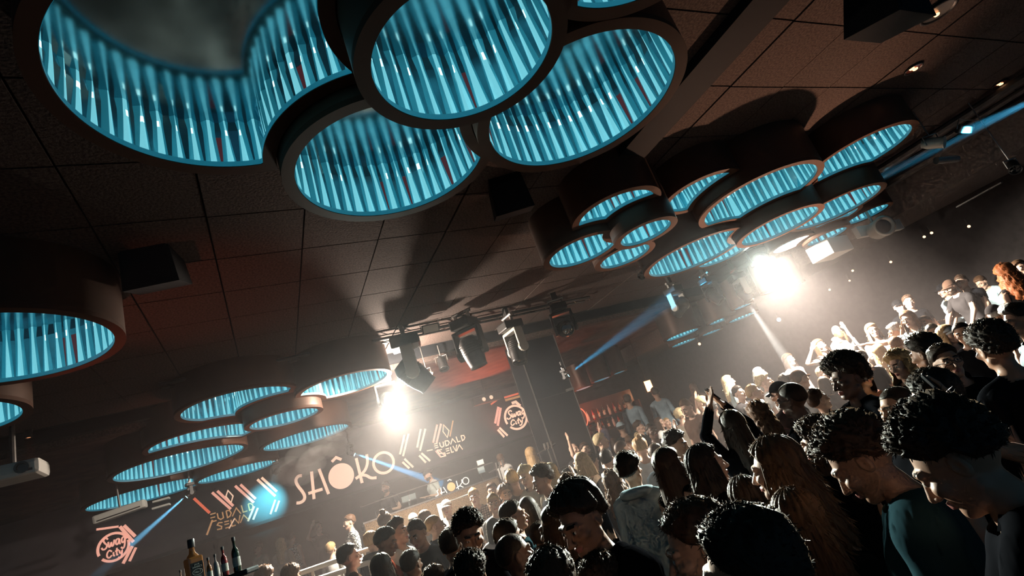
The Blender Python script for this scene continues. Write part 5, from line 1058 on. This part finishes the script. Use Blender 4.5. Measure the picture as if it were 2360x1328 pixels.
P_(1248, 1238, 62, 178, 'person in a black jacket with a blue collar seen from behind', 'short', 'black', 'tan', 'jacket', 'teal')
# --- between stage and bar
P_(1324, 1036, 19, 40, 'small bald man far away near the pillar', 'bald', 'black', 'light', 'tee', 'charcoal', dist=11.0)
P_(1350, 1036, 18, 20, 'far person near the pillar raising both hands', 'short', 'dbrown', 'light', 'tee', 'black', arms='up', dist=10.7)
P_(1387, 1017, 35, 92, 'fair-haired man in a white shirt looking right beside the pillar', 'short', 'pale', 'light', 'long', 'white')
P_(1415, 1021, 23, 180, 'dark head with a bright rim between the fair man and the buzz cut', 'bob', 'dbrown', 'mid', 'tee', 'black')
P_(1436, 1035, 42, 122, 'buzz-cut man with a visible ear looking away to the right', 'buzz', 'dbrown', 'light', 'tee', 'charcoal')
P_(1449, 1015, 25, 170, 'brown cropped head just behind the buzz-cut man', 'buzz', 'brown', 'tan', 'tee', 'grey')
P_(1476, 1031, 44, 178, 'person with messy blond bun and white t-shirt from behind', 'bun', 'blond', 'light', 'tee', 'white')
P_(1401, 1059, 45, 162, 'man with dark short hair and faded neck from behind', 'fade', 'black', 'light', 'tee', 'grey')
P_(1367, 1062, 34, 150, 'dark-haired man beside the raised hand', 'fade', 'black', 'light', 'tee', 'charcoal')
P_(1338, 1066, 46, -125, 'fair-haired person right behind the raised palm', 'bob', 'pale', 'light', 'tee', 'cream')
P_(1414, 1114, 50, 176, 'woman with wavy light brown hair raising one arm with a dark wristband', 'longcurly', 'brown', 'light', 'tank', 'charcoal', arms='upL', extra=['watch'])
P_(1310, 1104, 44, -70, 'dark-haired person with a cap shadowed below the stands', 'short', 'black', 'mid', 'jacket', 'cream')
P_(1318, 1130, 62, 175, 'dark fluffy head behind the curtain-haired man', 'curly', 'brown', 'tan', 'tee', 'black')
P_(1453, 1083, 70, 152, 'curly-topped man in a pale blue hoodie seen from behind', 'curly', 'black', 'tan', 'hoodie', 'lightblue')
P_(1545, 1070, 76, 125, 'woman with long straight rim-lit hair looking right', 'long', 'dbrown', 'light', 'tank', 'black')
P_(1634, 1070, 90, 96, 'woman with long dark hair in profile in front of the raised arms', 'long', 'black', 'light', 'tank', 'black')
P_(1688, 982, 68, -172, 'dark long-haired person holding a phone up with both arms', 'long', 'black', 'tan', 'long', 'black', arms='phone', extra=['phoneR'])
P_(1562, 1026, 58, 55, 'curly dark-haired man looking down right behind the long-haired women', 'curly', 'black', 'mid', 'tee', 'black', pitch=12)
P_(1514, 1048, 46, 178, 'person in a blue-grey sleeve lifting a bent arm', 'short', 'dbrown', 'tan', 'long', 'bluegrey', arms='upR')
P_(1503, 993, 38, 14, 'laughing dark-skinned man in a black top facing the camera', 'buzz', 'black', 'dark', 'long', 'black')
P_(1474, 985, 27, 66, 'man with dark swept hair and dark jacket left of the laughing man', 'quiff', 'dbrown', 'light', 'jacket', 'black')
P_(1470, 1007, 24, 178, 'blond cropped head below the man with swept hair', 'buzz', 'pale', 'light', 'tee', 'charcoal')
P_(1521, 974, 26, 60, 'dark-haired woman pressed against a smiling man', 'bob', 'dbrown', 'light', 'tee', 'white')
P_(1538, 974, 24, 18, 'smiling fair man beside the dark-haired woman', 'buzz', 'blond', 'light', 'tee', 'grey')
P_(1447, 923, 24, 165, 'man in a grey shirt with dark braces lit orange at the bar', 'short', 'dbrown', 'mid', 'long', 'bluegrey')
P_(1365, 984, 20, -60, 'orange-lit face at the bar right of the pillar', 'short', 'black', 'mid', 'tee', 'black')
P_(1379, 977, 19, 150, 'person in a blue shirt at the bar beside the orange-lit face', 'short', 'dbrown', 'mid', 'long', 'denim')
P_(1431, 986, 26, 178, 'person in a light blue cap from behind near the bar', 'short', 'black', 'mid', 'tee', 'black', extra=['cap:lightblue'])
P_(1570, 957, 28, 125, 'person with short curly pale hair under the phone-holding hands, peace sign raised', 'curly', 'pale', 'light', 'tee', 'cream', arms='upR')
P_(1582, 941, 37, -58, 'man in a brown t-shirt looking down to the left', 'fade', 'brown', 'light', 'tee', 'brown', pitch=18)
P_(1510, 906, 25, 178, 'dim far figure in a blue-grey shirt in the haze', 'short', 'dbrown', 'mid', 'long', 'bluegrey')
P_(1598, 895, 26, 178, 'dim far woman with long hair in the haze', 'long', 'brown', 'mid', 'long', 'brown')
P_(1641, 940, 34, 178, 'person in a pale grey cap left of the raised hands', 'short', 'grey', 'light', 'tee', 'grey', extra=['cap:grey'])
P_(1616, 930, 30, -120, 'fair-haired person crouched beside the pale grey cap', 'short', 'pale', 'light', 'tee', 'cream')
P_(1680, 879, 38, 80, 'woman with long straight blond hair and a light blue top', 'long', 'pale', 'light', 'tee', 'lightblue')
P_(1704, 906, 33, 38, 'dark-haired man just right of the raised phone', 'fade', 'black', 'light', 'tee', 'charcoal')
P_(1751, 859, 30, 82, 'pale woman in profile high in the middle of the crowd', 'bob', 'grey', 'light', 'tee', 'grey')
P_(1764, 880, 36, 60, 'man with short bleached curls looking right', 'curly', 'pale', 'light', 'tee', 'white')
P_(1819, 829, 29, 22, 'dark-haired woman looking at the camera in a light top', 'long', 'dbrown', 'light', 'tank', 'white')
P_(1740, 906, 39, 74, 'red-lit man with short fair hair behind the phone', 'fade', 'blond', 'mid', 'tee', 'bluegrey')
P_(1752, 958, 56, 176, 'woman with frizzy brown hair from behind beside the raised arm', 'longcurly', 'brown', 'mid', 'tank', 'pink')
P_(1796, 908, 54, -150, 'person in a black brimmed cap and glasses beside the bald-shaven man', 'short', 'black', 'tan', 'jacket', 'charcoal', extra=['cap:black', 'glasses'])
P_(1822, 920, 76, -138, 'shaven dark-skinned man with glasses in a black jacket seen from behind', 'buzz', 'black', 'dark', 'jacket', 'black', extra=['glasses'])
P_(1845, 874, 43, 110, 'man in a brown cap turned to the right in the bright crowd', 'short', 'brown', 'mid', 'tee', 'grey', extra=['cap:brown'])
P_(1814, 884, 38, 178, 'dark wavy head behind the shaven man', 'curly', 'black', 'mid', 'tee', 'charcoal')
P_(1888, 922, 52, 100, 'young man with a fade haircut in profile looking right', 'fade', 'dbrown', 'light', 'tee', 'white', pitch=-10)
P_(1890, 797, 31, 12, 'woman in a white top with her hand in her hair', 'long', 'brown', 'light', 'tee', 'white', arms='holdR', tilt=-10)
P_(1929, 763, 29, -12, 'bald man in a pale grey t-shirt above the white tops', 'bald', 'black', 'light', 'tee', 'grey')
P_(1935, 777, 27, -165, 'person with a brown ponytail in front of the bald man raising a hand', 'pony', 'brown', 'light', 'tee', 'white', arms='upR')
P_(1928, 791, 27, -125, 'fair-haired head overlapping the white tops', 'short', 'pale', 'light', 'tee', 'white')
P_(2011, 762, 33, -14, 'woman with very long fair hair in a white printed t-shirt', 'long', 'blond', 'light', 'tee', 'white')
P_(2093, 736, 38, -60, 'woman stretching her arm out to the left, light patterned top', 'long', 'brown', 'light', 'tee', 'pattern', arms='pointR')
P_(2132, 744, 35, -58, 'shaven man resting his cheek on his hand', 'buzz', 'black', 'tan', 'tee', 'grey', arms='drinkR')
P_(2072, 706, 26, -8, 'man in a black cap and black shirt on the raised floor', 'short', 'black', 'light', 'long', 'black', extra=['cap:black'])
P_(2095, 696, 27, -20, 'broad man in a black t-shirt leaning to the capped man', 'short', 'dbrown', 'light', 'tee', 'black', tilt=12)
P_(2062, 766, 34, -110, 'man with grizzled short curls turned left', 'curly', 'grey', 'mid', 'tee', 'white')
P_(2064, 794, 41, 172, 'red-lit cropped head with a visible neck from behind', 'buzz', 'brown', 'tan', 'tee', 'black')
P_(2025, 813, 36, 178, 'striped straight blond hair from behind below the printed t-shirt', 'long', 'blond', 'light', 'tee', 'cream')
P_(1981, 827, 41, -165, 'man with a brown buzz cut above the afro', 'buzz', 'dbrown', 'mid', 'tee', 'black')
P_(2019, 838, 30, 178, 'small dark head right of the brown buzz cut', 'short', 'black', 'mid', 'tee', 'charcoal')
P_(2073, 842, 58, -72, 'woman with shoulder-length wavy blond hair in profile looking left', 'longcurly', 'blond', 'light', 'tee', 'black')
P_(1949, 874, 84, -80, 'man with a tall black afro in profile looking left', 'afro', 'black', 'dark', 'jacket', 'black')
P_(1898, 861, 27, 18, 'person with dark glasses and pale hair left of the afro', 'short', 'pale', 'light', 'tee', 'cream', extra=['glasses'])
P_(1899, 884, 34, 178, 'dark-haired head between the glasses and the fade haircut', 'bob', 'black', 'mid', 'tee', 'charcoal')
P_(1988, 868, 52, 20, 'red-lit woman resting behind the afro man', 'bob', 'dbrown', 'tan', 'tank', 'pink', tilt=20)
P_(2114, 873, 50, 178, 'head with light streaked hair from behind below the wavy blond woman', 'bob', 'blond', 'light', 'tee', 'black')
P_(2130, 814, 74, -155, 'tall man with dark curls from behind left of the glasses man', 'curly', 'black', 'tan', 'jacket', 'black')
P_(2183, 833, 78, -14, 'young man with thin glasses and dark combed hair facing the camera', 'short', 'black', 'mid', 'tee', 'black', extra=['glasses'])
P_(2186, 771, 44, 14, 'smiling woman in a white cap', 'long', 'blond', 'light', 'tank', 'cream', extra=['cap:white'])
P_(2154, 768, 42, -22, 'man with short dark hair beside the smiling woman', 'fade', 'black', 'tan', 'tee', 'charcoal')
P_(2219, 767, 52, -42, 'man with cropped dark hair looking down left, right of the smiling woman', 'buzz', 'black', 'mid', 'tee', 'black', pitch=10)
P_(2287, 800, 100, 176, 'large dark wavy head from behind at the right side', 'curly', 'black', 'tan', 'tee', 'black')
P_(2189, 662, 31, -82, 'bearded man in a dark cap and charcoal t-shirt leaning on the rail', 'short', 'black', 'light', 'tee', 'charcoal', extra=['cap:brown', 'beard'], arms='lean', lean=10)
P_(2174, 669, 27, -86, 'man in a dark cap and light blue shirt behind the bearded man', 'short', 'dbrown', 'light', 'tee', 'lightblue', extra=['cap:black'], arms='bent')
P_(2216, 651, 32, -75, 'man with shaved sides in a black t-shirt behind the bearded man', 'fade', 'dbrown', 'light', 'tee', 'black', arms='lean')
P_(2261, 652, 29, -80, 'dark-haired person in a pale blue t-shirt bending forward', 'short', 'brown', 'light', 'tee', 'lightblue', pitch=12, arms='lean', lean=12)
P_(2318, 633, 48, 168, 'woman with long curly red hair and bare shoulders', 'longcurly', 'red', 'light', 'tank', 'charcoal', dist=8.2)
P_(2353, 617, 36, -12, 'woman with straight brown hair at the right picture edge', 'long', 'brown', 'light', 'tee', 'charcoal')
P_(2354, 679, 34, -60, 'bald man at the right picture edge below the long-haired woman', 'bald', 'brown', 'light', 'tee', 'cream')
P_(2296, 723, 40, 120, 'person in a dark knitted cap in front of the raised floor', 'short', 'grey', 'mid', 'tee', 'bluegrey', extra=['beanie:charcoal'])
P_(2326, 725, 34, 178, 'small pale curly head beside the knitted cap', 'curly', 'grey', 'light', 'tee', 'cream')
P_(2345, 738, 70, -110, 'man with a black fade and reddish cheek at the right edge', 'fade', 'black', 'tan', 'tee', 'lightblue')
# --- the nearest silhouettes
P_(2150, 917, 118, -150, 'dark short-haired head with rim light above the curly giants', 'short', 'black', 'mid', 'tee', 'black')
P_(2067, 940, 98, -80, 'man with cropped hair in lit profile looking left, left of the dark short-haired head', 'buzz', 'black', 'mid', 'tee', 'black')
P_(2190, 1060, 222, -132, 'huge dark curly-haired man at the lower right with head bent down', 'curly', 'black', 'tan', 'jacket', 'black', pitch=26)
P_(1976, 1062, 166, -122, 'man with tight brown curls bending his head, in a dark teal jacket', 'curly', 'dbrown', 'tan', 'jacket', 'teal', pitch=28)
P_(1784, 1078, 128, -125, 'woman with smooth long brown hair left of the tight curls', 'long', 'brown', 'light', 'long', 'black')
P_(1884, 1020, 92, -135, 'woman with frizzy rim-lit hair behind the tight curls', 'longcurly', 'dbrown', 'mid', 'tee', 'black')
P_(1840, 1196, 130, 178, 'straight chestnut hair from behind, lowest middle right', 'long', 'brown', 'light', 'tee', 'black')
P_(1722, 1150, 96, 178, 'dark-haired woman with a light lock below the smooth brown hair', 'long', 'dbrown', 'mid', 'tee', 'black')
P_(1606, 1262, 182, -98, 'man in dark profile looking left at the bottom, thin rim of light on the nose', 'short', 'dbrown', 'mid', 'jacket', 'black', pitch=8)
P_(1722, 1322, 262, -125, 'largest dark head at the bottom with a soft rim of light', 'short', 'black', 'mid', 'jacket', 'black')
P_(2520, 925, 128, 172, 'dark figure at the right edge stretching up an arm with a pale wristband', 'short', 'black', 'mid', 'tee', 'black', arms='upL', extra=['watch', 'phoneL'])
# --- VIP tables and stage
P_(804, 1204, 23, -58, 'man in a black and white patterned shirt at the VIP tables', 'short', 'brown', 'light', 'long', 'pattern', arms='bent', group='people at the tables')
P_(734, 1216, 23, 55, 'person in black drinking with a raised pale arm in the smoke', 'short', 'black', 'light', 'tee', 'black', arms='drinkR', group='people at the tables')
P_(594, 1264, 22, -20, 'hazy woman in a pale top left of the long fair hair', 'short', 'brown', 'light', 'tee', 'cream', arms='bent', group='people at the tables')
P_(648, 1254, 25, 178, 'hazy woman with very long fair hair from behind', 'long', 'pale', 'light', 'long', 'cream', group='people at the tables')
P_(672, 1240, 23, 170, 'hazy woman in a patterned top with a hand on her hip', 'short', 'dbrown', 'light', 'tank', 'pattern', arms='akimboL', group='people at the tables')
P_(764, 1266, 27, 178, 'fair-haired man in a white t-shirt from behind at the tables', 'short', 'blond', 'light', 'tee', 'white', group='people at the tables')
P_(613, 1334, 48, 178, 'brown curly head at the bottom edge, left of a pair', 'curly', 'brown', 'mid', 'tee', 'black', group='people at the tables')
P_(674, 1330, 48, 178, 'brown curly head at the bottom edge, right of a pair', 'curly', 'brown', 'mid', 'tee', 'charcoal', group='people at the tables')
P_(985, 1095, 24, -55, 'DJ in a white t-shirt and backwards cap bent over the players', 'short', 'black', 'light', 'tee', 'white', arms='bent', pitch=20, extra=['capback:charcoal', 'beard'], group='people on the stage', dist=13.3)
P_(888, 1124, 24, -22, 'second DJ in a black t-shirt behind the monitor speaker', 'short', 'dbrown', 'light', 'tee', 'black', arms='bent', group='people on the stage', extra=['beard'], dist=13.4)
P_(1154, 1058, 23, 178, 'person in a white t-shirt from behind beside the stands', 'short', 'brown', 'light', 'tee', 'white', group='people on the stage', dist=12.9)
P_(1224, 1048, 24, 178, 'long-haired person in a plaid shirt from behind near the pillar', 'long', 'blond', 'light', 'long', 'plaid', dist=11.5)
import sys
for q in PSTAT:
    if not .87 < q[1] < 1.12: print('PSTAT', q, file=sys.stderr); print('PSTAT', q)
# ================================================================ haze hanging under the ceiling and over the stage
def haze(name, c, d, dens, label, col=(.95, .80, .80, 1), aniso=.25):
    hz = MB().box(c, d).build(name, None, matrix=ROOM4.copy()); hm = bpy.data.materials.new(name); hm.use_nodes = True; nt = hm.node_tree; nt.nodes.clear()
    out = nt.nodes.new('ShaderNodeOutputMaterial'); vs = nt.nodes.new('ShaderNodeVolumeScatter')
    vs.inputs['Color'].default_value = col; vs.inputs['Density'].default_value = dens; vs.inputs['Anisotropy'].default_value = aniso
    nt.links.new(vs.outputs[0], out.inputs['Volume']); hz.data.materials.append(hm); tag(hz, label, 'haze', 'stage haze', 'stuff')
HCOL = (.95, .85, .85, 1)
haze('haze', (1.0, 10.7, 2.30), (25.4, 13.4, 4.40), .0058, 'thin haze filling the far half of the hall', HCOL)
haze('stage_haze', (.5, 14.5, 1.75), (15.0, 5.2, 2.1), .018, 'thicker low haze around the stage', HCOL)
# drifting smoke from the glare over the first letters: soft overlapping puffs
sc_ = empty('smoke_cloud', at_y(750, 1035, 10.9)); tag(sc_, 'pale smoke drifting from the glare over the first letters', 'smoke', 'stage haze', 'stuff')
sm_m = bpy.data.materials.new('smoke'); sm_m.use_nodes = True; nt = sm_m.node_tree; nt.nodes.clear(); out = nt.nodes.new('ShaderNodeOutputMaterial'); v_ = nt.nodes.new('ShaderNodeVolumeScatter'); v_.inputs['Color'].default_value = (.92, .98, .95, 1); v_.inputs['Density'].default_value = .38; nt.links.new(v_.outputs[0], out.inputs['Volume'])
pv, pq = ball((0, 0, 0), 1.0, 16, 10)
rp = random.Random(5)
for k in range(16):
    t = k / 15; px, py = 812 - 150 * t + rp.uniform(-10, 10), 988 + 108 * t + rp.uniform(-16, 16)
    o = fast_mesh('puff', pv, pq, [sm_m], None, sc_); o.matrix_local = Matrix.Translation(at_y(px, py, 10.9 + rp.uniform(-.2, .2)) - sc_.location) @ Matrix.Rotation(rp.uniform(-.4, .2), 4, 'Y') @ Matrix.Diagonal((.14 + .30 * t * rp.uniform(.6, 1.2), .30, (.09 + .14 * t) * rp.uniform(.7, 1.3), 1))
